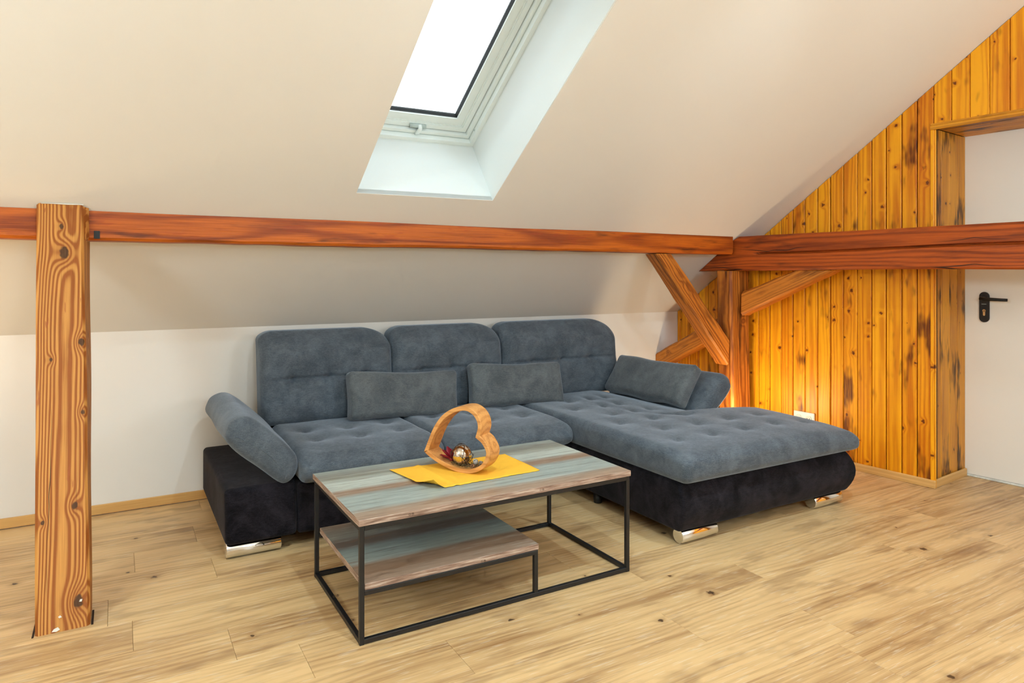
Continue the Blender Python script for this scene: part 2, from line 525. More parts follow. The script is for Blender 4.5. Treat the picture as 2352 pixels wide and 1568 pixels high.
# ---- knee walls and far gable
struct(mesh_obj('wall_back', *box_geo((XL, YA, -0.05), (4.6, YA + 0.08, ZK + 0.05)), M['plaster_wall']), 'low white knee wall under the roof slope')
yF = 2 * YM - YA
struct(mesh_obj('wall_front', *box_geo((XL, yF - 0.08, -0.05), (5.3, yF, ZK + 0.05)), M['plaster_wall']), 'low white knee wall behind the viewer')
struct(mesh_obj('wall_left', *prism([(yF, -0.05), (YA, -0.05), (YA, ZK), (YC, ZC), (2*YM - YC, ZC), (yF, ZK)], XL - 0.08, XL, 'x'), M['plaster_wall']), 'white gable wall out of view')

# ---- ceiling: slope with skylight hole, flat part, opposite slope with two holes
def slope_pt(a, b, c=0.0): return Vector((0, YA, ZK)) + Vector((1, 0, 0)) * a + SU * b + SN * c
def mirror_pt(a, b, c=0.0):
    p = slope_pt(a, b, c); return Vector((p.x, 2 * YM - p.y, p.z))
BTOP = (ZC - ZK) / SU.z
HOLE = [(0.994, 1.172), (1.737, 1.178), (1.781, 2.50), (1.030, 2.494)]
def slab(quads, pt):
    V, F = [], []
    for q in quads:
        n = len(V)
        V += [pt(a, b, 0) for a, b in q] + [pt(a, b, 0.03) for a, b in q]
        F += [(n, n+1, n+2, n+3), (n+7, n+6, n+5, n+4)] + [(n+i, n+4+i, n+4+(i+1) % 4, n+(i+1) % 4) for i in range(4)]
    return V, F
XR = 5.2
def holed(hole):
    (ax, ab), (bx, bb), (cx, cb), (dx, db) = hole
    return [[(XL, -0.04), (XR, -0.04), (bx, bb), (ax, ab)], [(XR, -0.04), (XR, BTOP), (cx, cb), (bx, bb)],
            [(XR, BTOP), (XL, BTOP), (dx, db), (cx, cb)], [(XL, BTOP), (XL, -0.04), (ax, ab), (dx, db)]]
HOLE2 = [(0.1, 0.9), (0.95, 0.9), (0.95, 2.15), (0.1, 2.15)]
HOLE3 = [(2.45, 0.9), (3.30, 0.9), (3.30, 2.15), (2.45, 2.15)]
def two_holes():
    q = []
    for x0, x1, h in ((XL, 1.7, HOLE2), (1.7, XR, HOLE3)):
        (ax, ab), (bx, bb), (cx, cb), (dx, db) = h
        q += [[(x0, -0.04), (x1, -0.04), (bx, bb), (ax, ab)], [(x1, -0.04), (x1, BTOP), (cx, cb), (bx, bb)],
              [(x1, BTOP), (x0, BTOP), (dx, db), (cx, cb)], [(x0, BTOP), (x0, -0.04), (ax, ab), (dx, db)]]
    return q
g1 = slab(holed(HOLE), slope_pt)
g2 = slab(two_holes(), mirror_pt)
g3 = box_geo((XL - 0.05, 2 * YM - YC - 0.02, ZC), (XR, YC + 0.02, ZC + 0.03))
struct(fix_normals(mesh_obj('ceiling', *merge(g1, g2, g3), M['plaster'])), 'white plastered sloping attic ceiling')

# ---- skylights: lining, fixed frame, sash, pane, latch
def skylight(idx, hole, pt, label, latch=True):
    O = Vector(hole[0]); ex = Vector(hole[1]) - O; ey = Vector(hole[3]) - O
    W, Hh = ex.length, ey.length; ex.normalize(); ey.normalize()
    def P(a, b, c): q = O + ex * a + ey * b; return pt(q.x, q.y, c)
    def ring(o0, o1, c0, c1):
        V, F = [], []
        for o in (o0, o1):
            for c in (c0, c1):
                V += [P(o, o, c), P(W - o, o, c), P(W - o, Hh - o, c), P(o, Hh - o, c)]
        for i in range(4):
            j = (i + 1) % 4
            F += [(i, j, 8 + j, 8 + i), (4 + i, 12 + i, 12 + j, 4 + j), (i, 4 + i, 4 + j, j), (8 + i, 8 + j, 12 + j, 12 + i)]
        return V, F
    li = struct(fix_normals(mesh_obj('trim_%d' % idx, *ring(-0.015, 0.0, 0.002, 0.44), M['lining'])), 'white boxed lining of %s' % label)
    w = empty('window_%d' % idx, P(W / 2, 0, 0.41)); struct(w, label)
    mi = w.matrix_basis.copy(); mi = Matrix.Translation(w.location).inverted()
    def part(name, geo, mat, par=None, smooth=False):
        v = [mi @ Vector(p) for p in geo[0]]
        o = mesh_obj(name, v, geo[1], mat, par or w, smooth); fix_normals(o); return o
    part('frame', merge(ring(0.0, 0.024, 0.405, 0.52), ring(0.024, 0.046, 0.440, 0.52)), M['pvc'])
    part('frame_groove', ring(0.0245, 0.0265, 0.438, 0.4405), M['pvc_grey'])
    sash = part('sash', merge(ring(0.050, 0.078, 0.462, 0.515), ring(0.078, 0.084, 0.468, 0.515), ring(0.084, 0.128, 0.474, 0.515)), M['pvc'])
    part('gasket', merge(ring(0.128, 0.1305, 0.484, 0.515), ring(0.1335, 0.1355, 0.496, 0.4999)), M['gasket'], sash)
    part('pane', merge(([P(0.128, 0.128, 0.500), P(W - 0.128, 0.128, 0.500), P(W - 0.128, Hh - 0.128, 0.500), P(0.128, Hh - 0.128, 0.500)] +
                        [P(0.128, 0.128, 0.506), P(W - 0.128, 0.128, 0.506), P(W - 0.128, Hh - 0.128, 0.506), P(0.128, Hh - 0.128, 0.506)],
                        [(0, 1, 2, 3), (7, 6, 5, 4), (0, 4, 5, 1), (1, 5, 6, 2), (2, 6, 7, 3), (3, 7, 4, 0)])), M['glass'], sash)
    if latch:
        c = 0.40
        lt = part('latch', merge(tube([P(c - 0.045, 0.068, 0.452), P(c + 0.045, 0.068, 0.452)], 0.012, 10)), M['pvc_grey'], None, True)
        part('latch_lever', tube([P(c + 0.008, 0.078, 0.450), P(c + 0.010, 0.066, 0.432), P(c + 0.004, 0.040, 0.430), P(c - 0.004, 0.026, 0.436)], [0.010, 0.012, 0.011, 0.008], 10), M['pvc'], lt, True)
        part('screw', tube([P(W - 0.02, 0.10, 0.43), P(W - 0.027, 0.10, 0.43)], 0.006, 10), M['pvc_grey'])
    # portal that guides the sky light through the pane
    ld = bpy.data.lights.new('sky_portal', 'AREA'); ld.shape = 'RECTANGLE'; ld.size = W - 0.2; ld.size_y = Hh - 0.2
    ld.cycles.is_portal = True
    lo = bpy.data.objects.new('sky_portal', ld); COL.objects.link(lo)
    cpt = P(W / 2, Hh / 2, 0.53)
    xax = (P(W, 0, 0) - P(0, 0, 0)).normalized(); nin = (P(0, 0, -1) - P(0, 0, 0)).normalized()
    zax = -nin; yax = zax.cross(xax)
    lo.matrix_world = frame_mat(cpt, xax, yax, zax)
skylight(1, HOLE, slope_pt, 'white roof window over the sofa')
skylight(2, HOLE2, mirror_pt, 'white roof window in the opposite slope near the viewer', False)
skylight(3, HOLE3, mirror_pt, 'white roof window in the opposite slope near the gable', False)

# ---- gable wall on the right: backing, niche, boards
def gp(s, d, z): 
    p = G0 + GD * s + GN * d; return Vector((p.x, p.y, z))
NZ, ND = 2.116, 0.45               # niche height and depth
NS0, NS1 = -0.015, -1.05           # niche side positions
def gable_poly(s0, s1, z0):
    """polygon under the roof between s0<s1"""
    pts = [(s0, z0), (s1, z0)]
    ys = lambda s: (G0 + GD * s).y
    def top(s):
        y = ys(s)
        if y > YC: return slope_z(y)
        if y < 2 * YM - YC: return slope_z(2 * YM - y)
        return ZC
    brk = [(YC - G0.y) / GD.y, ((2 * YM - YC) - G0.y) / GD.y]
    mids = [b for b in brk if s0 < b < s1]
    for s in [s1] + sorted(mids, reverse=True) + [s0]: pts.append((s, top(s)))
    return pts
def gable_prism(poly, d0, d1):
    n = len(poly)
    V = [gp(s, d0, z) for s, z in poly] + [gp(s, d1, z) for s, z in poly]
    F = [tuple(range(n)), tuple(range(n, 2 * n))[::-1]] + [(i, n + i, n + (i + 1) % n, (i + 1) % n) for i in range(n)]
    return V, F
SMAX = (YA - G0.y) / GD.y
SMIN = (yF - G0.y) / GD.y
back = merge(gable_prism(gable_poly(NS0, SMAX + 0.05, -0.05), 0.02, 0.06),
             gable_prism(gable_poly(NS1, NS0, NZ + 0.02), 0.02, 0.06),
             gable_prism(gable_poly(SMIN - 0.05, NS1, -0.05), 0.02, 0.06),
             gable_prism([(NS0 + 0.02, -0.05), (NS0 + 0.05, -0.05), (NS0 + 0.05, NZ + 0.05), (NS0 + 0.02, NZ + 0.05)], 0.02, ND + 0.06),
             gable_prism([(NS1 - 0.05, -0.05), (NS1 - 0.02, -0.05), (NS1 - 0.02, NZ + 0.05), (NS1 - 0.05, NZ + 0.05)], 0.02, ND + 0.06),
             gable_prism([(NS1 - 0.05, NZ + 0.02), (NS0 + 0.05, NZ + 0.02), (NS0 + 0.05, NZ + 0.05), (NS1 - 0.05, NZ + 0.05)], 0.02, ND + 0.06))
wall_right = struct(fix_normals(mesh_obj('wall_right', *back, M['dark_gap'])), 'gable wall clad in vertical honey coloured pine boards')
# boards: local X = up, local Y = across, local Z = out into the room
BM = frame_mat((0, 0, 0), (0, 0, 1), tuple(-GD), tuple(-GN))
def board(s0, s1, z0, ztop, mat, gap=0.0018, proud=0.0, th=0.018):
    """ztop: function of s"""
    c = 0.0028
    a, b = s0 + gap, s1 - gap
    cs = (a + b) / 2
    def ring(u, zz):
        out = []
        for s, d in ((a, -th), (b, -th), (b, -c), (b - c, 0.0), (a + c, 0.0), (a, -c)):
            out.append((zz(s) - z0 if callable(zz) else zz - z0, -(s - cs), d + proud))
        return out
    V = ring(0, z0) + ring(1, ztop)
    n = 6
    F = [tuple(range(n)), tuple(range(n, 2 * n))[::-1]] + [(i, n + i, n + (i + 1) % n, (i + 1) % n) for i in range(n)]
    p = gp(cs, 0.0, z0)
    o = mesh_obj('board', V, F, mat, wall_right, matrix=Matrix.Translation(p) @ BM)
    fix_normals(o)
    return o
def rooftop(s):
    y = (G0 + GD * s).y
    if y > YC: return slope_z(y) - 0.004
    if y < 2 * YM - YC: return slope_z(2 * YM - y) - 0.004
    return ZC - 0.003
s = -0.019; i = 0
while s < SMAX - 0.01:
    w = 0.0903
    if s + w > SMAX: w = SMAX - s
    board(s, s + w, 0.0, rooftop, M['pine_scorched'] if i in (0, 1, 5, 9, 17) else M['pine'], random.choice([0.0013, 0.0018, 0.0024, 0.0030, 0.0042]), random.uniform(-0.0015, 0.0015))
    s += w; i += 1
s = -0.019
while s > NS1 + 0.01:
    w = min(0.0955, s - NS1)
    board(s - w, s, NZ + 0.004, rooftop, M['pine'], random.choice([0.001, 0.0016]), random.uniform(-0.001, 0.001))
    s -= w
s = NS1
while s > SMIN + 0.01:
    w = min(0.0955, s - SMIN)
    board(s - w, s, 0.0, rooftop, M['pine'], 0.0015)
    s -= w
# niche side boards (local X = up, Y = into the wall) and soffit boards
for side, sx in ((1, NS0), (-1, NS1)):
    w = (ND - 0.004) / 4
    for k in range(4):
        d0 = 0.004 + k * w
        v, f = cbox((0, 0.0012, 0), (NZ - 0.001, w - 0.0012, 0.016), 0.0022)
        m = frame_mat(gp(sx + 0.018 * side, d0, 0.0), (0, 0, 1), tuple(GN), tuple(-GD * side))
        fix_normals(mesh_obj('board', v, f, M['pine_dark'], wall_right, matrix=m))
for k in range(4):
    w = (ND - 0.004) / 4; d0 = 0.004 + k * w
    v, f = cbox((0, 0.0012, 0), (NS0 - NS1, w - 0.0012, 0.018), 0.002)
    m = frame_mat(gp(NS0, d0, NZ + 0.0), tuple(-GD), tuple(GN), (0, 0, 1))
    fix_normals(mesh_obj('board', v, f, M['pine_dark'], wall_right, matrix=m))
# trim round the niche
v, f = merge(cbox((0, -0.012, -0.012), (NS0 - NS1 + 0.03, 0.010, 0.012), 0.003), cbox((0, -0.006, 0.012), (NS0 - NS1 + 0.03, 0.010, 0.026), 0.003))
struct(fix_normals(mesh_obj('trim_4', v, f, M['pine_dark'], matrix=frame_mat(gp(NS0 + 0.012, 0.0, NZ), tuple(-GD), tuple(GN), (0, 0, 1)))), 'moulded pine strip along the top of the door niche')
v, f = merge(cbox((0, -0.010, -0.010), (NZ - 0.012, 0.012, 0.010), 0.003), cbox((0, -0.004, -0.016), (NZ - 0.012, 0.012, -0.010), 0.002))
struct(fix_normals(mesh_obj('trim_5', v, f, M['pine'], matrix=frame_mat(gp(NS0, 0.0, 0.0), (0, 0, 1), tuple(GN), tuple(GD)))), 'pine strip up the edge of the door niche')

# ---- door in the niche
door = empty('door_1', gp((NS0 + NS1) / 2, ND, 0)); struct(door, 'white door with black lever handle in the niche')
dm = frame_mat((0, 0, 0), tuple(-GD), tuple(GN), (0, 0, 1))        # local X towards viewer's right, Y out, Z up
WN = NS0 - NS1
v, f = cbox((-WN / 2 - 0.03, 0.0, 0.012), (WN / 2 + 0.03, 0.045, NZ + 0.03), 0.002)
mesh_obj('leaf', v, f, M['door'], door, matrix=dm)
v, f = cbox((-WN / 2 + 0.002, -0.012, 0.0), (WN / 2 - 0.002, 0.03, 0.011), 0.003)
mesh_obj('threshold_seal', v, f, M['door_seal'], door, matrix=dm)
hx = -WN / 2 + 0.105
def capsule_plate(cx, z0, z1, hw, y0, y1, n=10):
    poly = []
    for k in range(n + 1):
        a = math.pi * k / n; poly.append((cx + hw * math.cos(a), z1 - hw + hw * math.sin(a)))
    for k in range(n + 1):
        a = math.pi + math.pi * k / n; poly.append((cx + hw * math.cos(a), z0 + hw + hw * math.sin(a)))
    return prism(poly, y0, y1, 'y')
plate = fix_normals(mesh_obj('handle_plate', *capsule_plate(hx, 0.962, 1.148, 0.027, -0.009, 0.001), M['black_plastic'], door, matrix=dm))
fix_normals(mesh_obj('lever', *merge(tube([(hx, -0.008, 1.108), (hx, -0.045, 1.108)], 0.011, 12),
            tube([(hx - 0.008, -0.048, 1.108), (hx + 0.02, -0.052, 1.106), (hx + 0.10, -0.052, 1.103), (hx + 0.135, -0.048, 1.102)], [0.013, 0.011, 0.0095, 0.009], 12)),
            M['black_plastic'], door, True, matrix=dm))
fix_normals(mesh_obj('keyhole', *merge(capsule_plate(hx, 1.002, 1.040, 0.006, -0.0105, -0.0088), prism([(hx + 0.009 * math.cos(a * 0.5236), 1.033 + 0.009 * math.sin(a * 0.5236)) for a in range(12)], -0.0105, -0.0088, 'y')), M['chrome'], door, matrix=dm))
fix_normals(mesh_obj('plate_mark', *box_geo((hx - 0.014, -0.0098, 1.072), (hx + 0.012, -0.0088, 1.0745)), M['pvc_grey'], door, matrix=dm))

# ---- baseboards
v, f = cbox((XL, YA - 0.014, 0.004), (3.95, YA, 0.054), 0.003)
c0 = (XL + 3.95) / 2
struct(mesh_obj('baseboard_back', [(p[0] - c0, p[1], p[2]) for p in v], f, M['trim_oak'], matrix=Matrix.Translation((c0, 0, 0))), 'narrow oak skirting along the knee wall')
v, f = cbox((0, -0.014, 0.0), (SMAX + 0.035, 0.0, 0.048), 0.003)
struct(fix_normals(mesh_obj('baseboard_right', v, f, M['trim_oak'], matrix=frame_mat(gp(NS0 - 0.02, -0.002, 0), tuple(GD), tuple(GN), (0, 0, 1)))), 'narrow oak skirting below the pine boards')
v, f = cbox((0, -0.014, 0.0), (ND - 0.01, 0.0, 0.048), 0.003)
struct(fix_normals(mesh_obj('baseboard_niche', v, f, M['trim_oak'], matrix=frame_mat(gp(NS0 - 0.001, -0.004, 0), tuple(GN), tuple(GD), (0, 0, 1)))), 'narrow oak skirting along the side of the door niche')

# ------------------------------------------------------------------ timber frame
def timber(name, A, B, mat, n=24, chamfer=0.008, jit=0.003, seed=1, parent=None):
    """loft from ring A (4 points, world) to ring B; local X along the length"""
    A = [Vector(p) for p in A]; B = [Vector(p) for p in B]
    ca = sum(A, Vector()) / 4; cb = sum(B, Vector()) / 4
    ex = (cb - ca).normalized()
    ey = (A[1] - A[0]); ey = (ey - ex * ey.dot(ex)).normalized(); ez = ex.cross(ey)
    m = frame_mat(ca, ex, ey, ez); mi = m.inverted()
    def cham(R):
        o = []
        for i in range(4):
            p = R[i]; a = R[i - 1]; b = R[(i + 1) % 4]
            o.append(p + (a - p).normalized() * chamfer); o.append(p + (b - p).normalized() * chamfer)
        return o
    CA, CB = cham(A), cham(B)
    V = []
    gg = np.random.default_rng(seed)
    ph = gg.uniform(0, 6.28, (8, 3)); fr = gg.uniform(2, 9, (8, 3))
    L = (cb - ca).length
    for i in range(n + 1):
        t = i / n
        for k in range(8):
            p = mi @ (CA[k] * (1 - t) + CB[k] * t)
            if 0 < i < n:
                j = sum(math.sin(fr[k // 2 * 2][q] * t * L * 2.0 + ph[k // 2 * 2][q]) for q in range(3)) / 3
                j2 = sum(math.sin(fr[k][q] * t * L * 6.0 + ph[k][q]) for q in range(3)) / 3
                p = Vector((p.x, p.y * 1.0, p.z)) + Vector((0, p.y, p.z)).normalized() * jit * (j + 0.5 * j2)
            V.append(p)
    F = [tuple(range(8)), tuple(range(n * 8, n * 8 + 8))[::-1]]
    for i in range(n):
        for k in range(8):
            F.append((i * 8 + k, (i + 1) * 8 + k, (i + 1) * 8 + (k + 1) % 8, i * 8 + (k + 1) % 8))
    o = mesh_obj(name, V, F, mat, parent, matrix=m)
    return fix_normals(o)

# purlin: under the slope, so its section is a wedge
def purlin():
    global pb
    n = 90; x0, x1 = XL + 0.001, 3.752
    gg = np.random.default_rng(5)
    ph = gg.uniform(0, 6.28, (6, 4)); fr = gg.uniform(1.0, 8.0, (6, 4))
    def nz(i, x): return sum(math.sin(fr[i][q] * x + ph[i][q]) for q in range(4)) / 3
    V, F = [], []
    for i in range(n + 1):
        x = x0 + (x1 - x0) * i / n
        zb = 1.398 + 0.004 * nz(0, x) + 0.002 * nz(1, x * 3)
        yf = 3.386 + 0.0025 * nz(2, x)
        yb = YA - (zb - ZK) / SL - 0.002
        ring = [(yf, slope_z(yf) - 0.002), (yf - 0.002, 1.47), (yf + 0.001 * nz(3, x * 3), zb + 0.012), (yf + 0.010, zb), (yb - 0.03, zb), (yb, zb + 0.001)]
        V += [(x, y, z - 1.45) for y, z in ring]
    m = 6
    F = [tuple(range(m)), tuple(range(n * m, n * m + m))[::-1]]
    for i in range(n):
        for k in range(m): F.append((i*m + k, (i+1)*m + k, (i+1)*m + (k+1) % m, i*m + (k+1) % m))
    V = [(x, y - 3.45, z) for x, y, z in V]
    o = fix_normals(mesh_obj('purlin_beam', V, F, M['purlin'], matrix=Matrix.Translation((0, 3.45, 1.45))))
    pb = o
    fix_normals(mesh_obj('mortise', *box_geo((-0.088, -0.0668, -0.045), (-0.066, -0.058, -0.012)), M['gasket'], o))
    tag(o, 'long reddish brown purlin beam running under the sloping ceiling above the sofa', 'beam')
purlin()

# leaning post on the left, lapped in front of the purlin
def left_post():
    # profile along the height: (z, y_front, y_back)
    prof = []
    def yf(z): return 2.866 + (3.356 - 2.866) * z / 1.546
    N = 60
    for i in range(N + 1):
        z = 1.546 * i / N
        prof.append(z)
    V, F = [], []
    gg = np.random.default_rng(11)
    ph = gg.uniform(0, 6.28, (8, 3)); fr = gg.uniform(2, 10, (8, 3))
    def nz(i, z): return sum(math.sin(fr[i][q] * z + ph[i][q]) for q in range(3)) / 3
    ex = Vector((0, 3.356 - 2.866, 1.546)).normalized()     # up the grain
    org = Vector((-0.17, 2.866, 0))
    m = frame_mat(org, ex, (1, 0, 0), tuple(ex.cross(Vector((1, 0, 0)))))
    mi = m.inverted()
    for i, z in enumerate(prof):
        t = z / 1.546
        xl = -0.249 + (-0.287 + 0.249) * t + 0.0025 * nz(0, z)
        xr = -0.086 + (-0.124 + 0.086) * t + 0.0025 * nz(1, z)
        f_ = yf(z) + 0.0015 * nz(2, z)
        b_ = f_ + 0.155 if z < 1.392 else min(f_ + 0.155, 3.381)
        tw = 0.022 * t + 0.002
        c = 0.009
        zt = lambda y: min(z, slope_z(y) - 0.003)
        ring = [(xl + c, f_), (xr - c, f_), (xr, f_ + c), (xr + tw * 0.75, b_ - c), (xr + tw * 0.75 - c, b_), (xl + tw * 0.3 + c, b_), (xl + tw * 0.3, b_ - c), (xl, f_ + c)]
        V += [mi @ Vector((x, y, zt(y))) for x, y in ring]
    n = len(prof) - 1
    F = [tuple(range(8)), tuple(range(n * 8, n * 8 + 8))[::-1]]
    for i in range(n):
        for k in range(8): F.append((i*8 + k, (i+1)*8 + k, (i+1)*8 + (k+1) % 8, i*8 + (k+1) % 8))
    o = fix_normals(mesh_obj('timber_post', V, F, M['post'], matrix=m))
    tag(o, 'leaning honey brown timber post with knots, left of the sofa', 'post')
    return o
lp = left_post()

lpi = lp.matrix_world.inverted()
def post_bit(name, pts, mat, th=0.0012):
    """thin irregular scrap stuck on the front face; pts in (along, across)"""
    n = len(pts)
    V = [(x, y, -0.0005) for x, y in pts] + [(x, y, th + 0.0025) for x, y in pts]
    zdir = 1 if False else -1
    F = [tuple(range(n)), tuple(range(n, 2 * n))[::-1]] + [(i, (i + 1) % n, n + (i + 1) % n, n + i) for i in range(n)]
    fix_normals(mesh_obj(name, [(a, b, PZ * c) for a, b, c in V], F, mat, lp))
PZ = 1.0 if (lp.matrix_basis.to_3x3() @ Vector((0, 0, 1))).y < 0 else -1.0
post_bit('paint_fleck', [(0.005, -0.030), (0.013, -0.024), (0.017, -0.012), (0.008, -0.006), (0.003, -0.016)], M['paint'])
post_bit('paint_fleck', [(0.050, -0.012), (0.054, -0.006), (0.047, -0.001), (0.045, -0.009)], M['paint'])
post_bit('paint_fleck', [(0.086, 0.050), (0.094, 0.053), (0.093, 0.060), (0.085, 0.058)], M['paint'])
post_bit('caulk_bead', [(1.6165, -0.100), (1.617, -0.06), (1.6155, -0.01), (1.617, 0.03), (1.6165, 0.046), (1.6195, 0.046), (1.6195, 0.0), (1.619, -0.05), (1.618, -0.100)], M['paint'])
gap = mesh_obj('floor_gap', *merge(box_geo((-0.083, 2.868, 0.0002), (-0.076, 2.99, 0.0012)), box_geo((-0.258, 2.862, 0.0002), (-0.252, 3.00, 0.0012))), M['dark_gap'], floor)
# tie beam in front of the gable
TP = Vector((3.755, 3.715, 0))
def tp(y, d, z):
    s_ = (y - TP.y) / GD.y
    p = TP + GD * s_ + GN * d; return Vector((p.x, p.y, z))
def tie_beam():
    n = 110
    ya, yb = 3.715, 2 * YM - 3.715
    zb, zt = 1.283, 1.522
    gg = np.random.default_rng(8)
    ph = gg.uniform(0, 6.28, (8, 4)); fr = gg.uniform(1.0, 9.0, (8, 4))
    def nz(i, x): return sum(math.sin(fr[i][q] * x + ph[i][q]) for q in range(4)) / 3
    V = []
    m = frame_mat(tp(ya, 0.09, 1.40), tuple(-GD), tuple(GN), (0, 0, 1)); mi = m.inverted()
    th = 0.165
    def cap(y, z):
        lim = slope_z(y) if y > YM else slope_z(2 * YM - y)
        return min(z, lim - 0.003)
    for i in range(n + 1):
        t = i / n
        y = ya + (yb - ya) * (t if 0.1 < t < 0.9 else t)
        b = zb + 0.004 * nz(0, y) ; tt = zt + 0.003 * nz(1, y)
        if i in (0, n): b = zb; tt = zb + 0.004
        zc = 1.405 + 0.008 * nz(6, y * 0.6) + 0.012 * (3.4 - y) * 0.35        # the long shake in the front face
        d = 0.003 * nz(2, y)
        crk = 0.022 if y < 3.25 else 0.004
        rl = [(d + 0.010, b), (d, b + 0.010), (d + 0.002, zc - 0.012), (d + crk, zc - 0.001), (d + crk, zc + 0.001), (d + 0.002, zc + 0.007), (d, tt - 0.010), (d + 0.010, tt),
              (th - 0.008, tt), (th, tt - 0.008), (th, b + 0.008), (th - 0.008, b)]
        if i in (0, n): rl = [(q[0], min(q[1], zb + 0.006)) for q in rl]
        V += [mi @ tp(y, q[0], cap(y, q[1])) for q in rl]
    k_ = 12
    F = [tuple(range(k_)), tuple(range(n * k_, n * k_ + k_))[::-1]]
    for i in range(n):
        for k in range(k_): F.append((i*k_ + k, (i+1)*k_ + k, (i+1)*k_ + (k+1) % k_, i*k_ + (k+1) % k_))
    o = fix_normals(mesh_obj('tie_beam', V, F, M['tie'], matrix=m))
    tag(o, 'thick dark red tie beam with a long crack, crossing before the pine gable', 'beam')
tie_beam()

def quad_yz(x0, x1, y, z): pass
# vertical post below the tie beam
A = [(3.748, 3.375, 0.0), (3.950, 3.390, 0.0), (3.940, 3.520, 0.0), (3.738, 3.505, 0.0)]
B = [(p[0] - 0.012, p[1] + 0.015, 1.280) for p in A]
tag(timber('timber_post', A, B, M['brace'], 30, 0.014, 0.004, 21), 'upright brown timber post in the corner under the tie beam', 'post')
# brace from purlin down to that post
A = [(3.050, 3.388, 1.392), (3.185, 3.392, 1.392), (3.205, 3.535, 1.392), (3.070, 3.535, 1.392)]
B = [(3.725, 3.405, 0.615), (3.733, 3.400, 0.800), (3.733, 3.520, 0.800), (3.725, 3.530, 0.615)]
tag(timber('diagonal_brace', A, B, M['brace'], 26, 0.012, 0.004, 22), 'steep brown timber brace from the purlin beam down to the corner post', 'brace')
# brace from that post up to the tie beam
A = [tuple(tp(3.36, 0.015, 0.965)), tuple(tp(3.355, 0.015, 1.135)), tuple(tp(3.355, 0.135, 1.135)), tuple(tp(3.36, 0.135, 0.965))]
A = [(p[0] - 0.0, min(p[1], 3.372), p[2]) for p in A]
B = [tuple(tp(2.69, 0.02, 1.280)), tuple(tp(2.96, 0.02, 1.280)), tuple(tp(2.96, 0.14, 1.280)), tuple(tp(2.69, 0.14, 1.280))]
tag(timber('diagonal_brace', A, B, M['brace'], 22, 0.018, 0.004, 23), 'short brown timber brace rising from the corner post to the tie beam', 'brace')
# lower strut from knee wall up to the post
A = [tuple(tp(4.160, 0.02, 0.490)), tuple(tp(4.160, 0.02, 0.625)), tuple(tp(4.160, 0.15, 0.625)), tuple(tp(4.160, 0.15, 0.490))]
B = [tuple(tp(3.525, 0.03, 0.830)), tuple(tp(3.525, 0.03, 0.965)), tuple(tp(3.525, 0.15, 0.965)), tuple(tp(3.525, 0.15, 0.830))]
tag(timber('diagonal_brace', A, B, M['brace'], 20, 0.012, 0.004, 24), 'low slanting timber strut from the knee wall behind the sofa to the corner post', 'brace')

# socket on the gable
ou = empty('power_outlet', gp(0.795, -0.004, 0.276)); tag(ou, 'white double power socket low on the pine boards behind the chaise', 'outlet')
om = frame_mat((0, 0, 0), tuple(-GD), tuple(GN), (0, 0, 1))
v, f = cbox((-0.076, -0.010, -0.04), (0.076, 0.002, 0.04), 0.004)
fix_normals(mesh_obj('plate', v, f, M['outlet'], ou, matrix=om))
for q in (-0.037, 0.037):
    ring_ = [(0.021 * math.cos(a), 0.021 * math.sin(a)) for a in np.linspace(0, 6.283, 21)[:-1]]
    so = fix_normals(mesh_obj('socket', *prism([(q + a, b) for a, b in ring_], -0.0135, -0.009, 'y'), M['pvc_grey'], ou, matrix=om))
    fix_normals(mesh_obj('socket_hole', *merge(tube([(q - 0.009, -0.0145, 0), (q - 0.009, -0.013, 0)], 0.003, 8), tube([(q + 0.009, -0.0145, 0), (q + 0.009, -0.013, 0)], 0.003, 8)), M['black_plastic'], so))

# ------------------------------------------------------------------ corner sofa
sofa = empty('corner_sofa', (2.0, 3.4, 0))
tag(sofa, 'charcoal grey tufted corner sofa with chaise, black velvet base and chrome feet', 'sofa')
SM = Matrix.Translation(sofa.location)
def soft(name, lo, hi, r, mat, deform=None, n=(14, 14, 6), parent=sofa, seed=0, puff=0.0, k=4):
    lo = np.array(lo, float); hi = np.array(hi, float)
    h = (hi - lo) / 2; c = (hi + lo) / 2
    P, F = rbox(h[0], h[1], h[2], r, n[0], n[1], n[2], k)
    P = P + c
    if deform: P = deform(P)
    o0 = np.array(c)
    off = np.array(sofa.location) if parent == sofa else np.zeros(3)
    return mesh_obj(name, P - o0, F, mat, parent, True, matrix=Matrix.Translation(Vector(o0 - off)))

def tuft(P, pts, z_top, depth=0.024, s=0.045):
    top = np.clip((P[:, 2] - (z_top - 0.06)) / 0.05, 0, 1)
    for x, y in pts:
        d2 = (P[:, 0] - x) ** 2 + (P[:, 1] - y) ** 2
        P[:, 2] -= top * depth * (np.exp(-d2 / (2 * s * s)) * 0.6 + np.exp(-d2 / (2 * (s * 0.33) ** 2)) * 0.6)
    return P

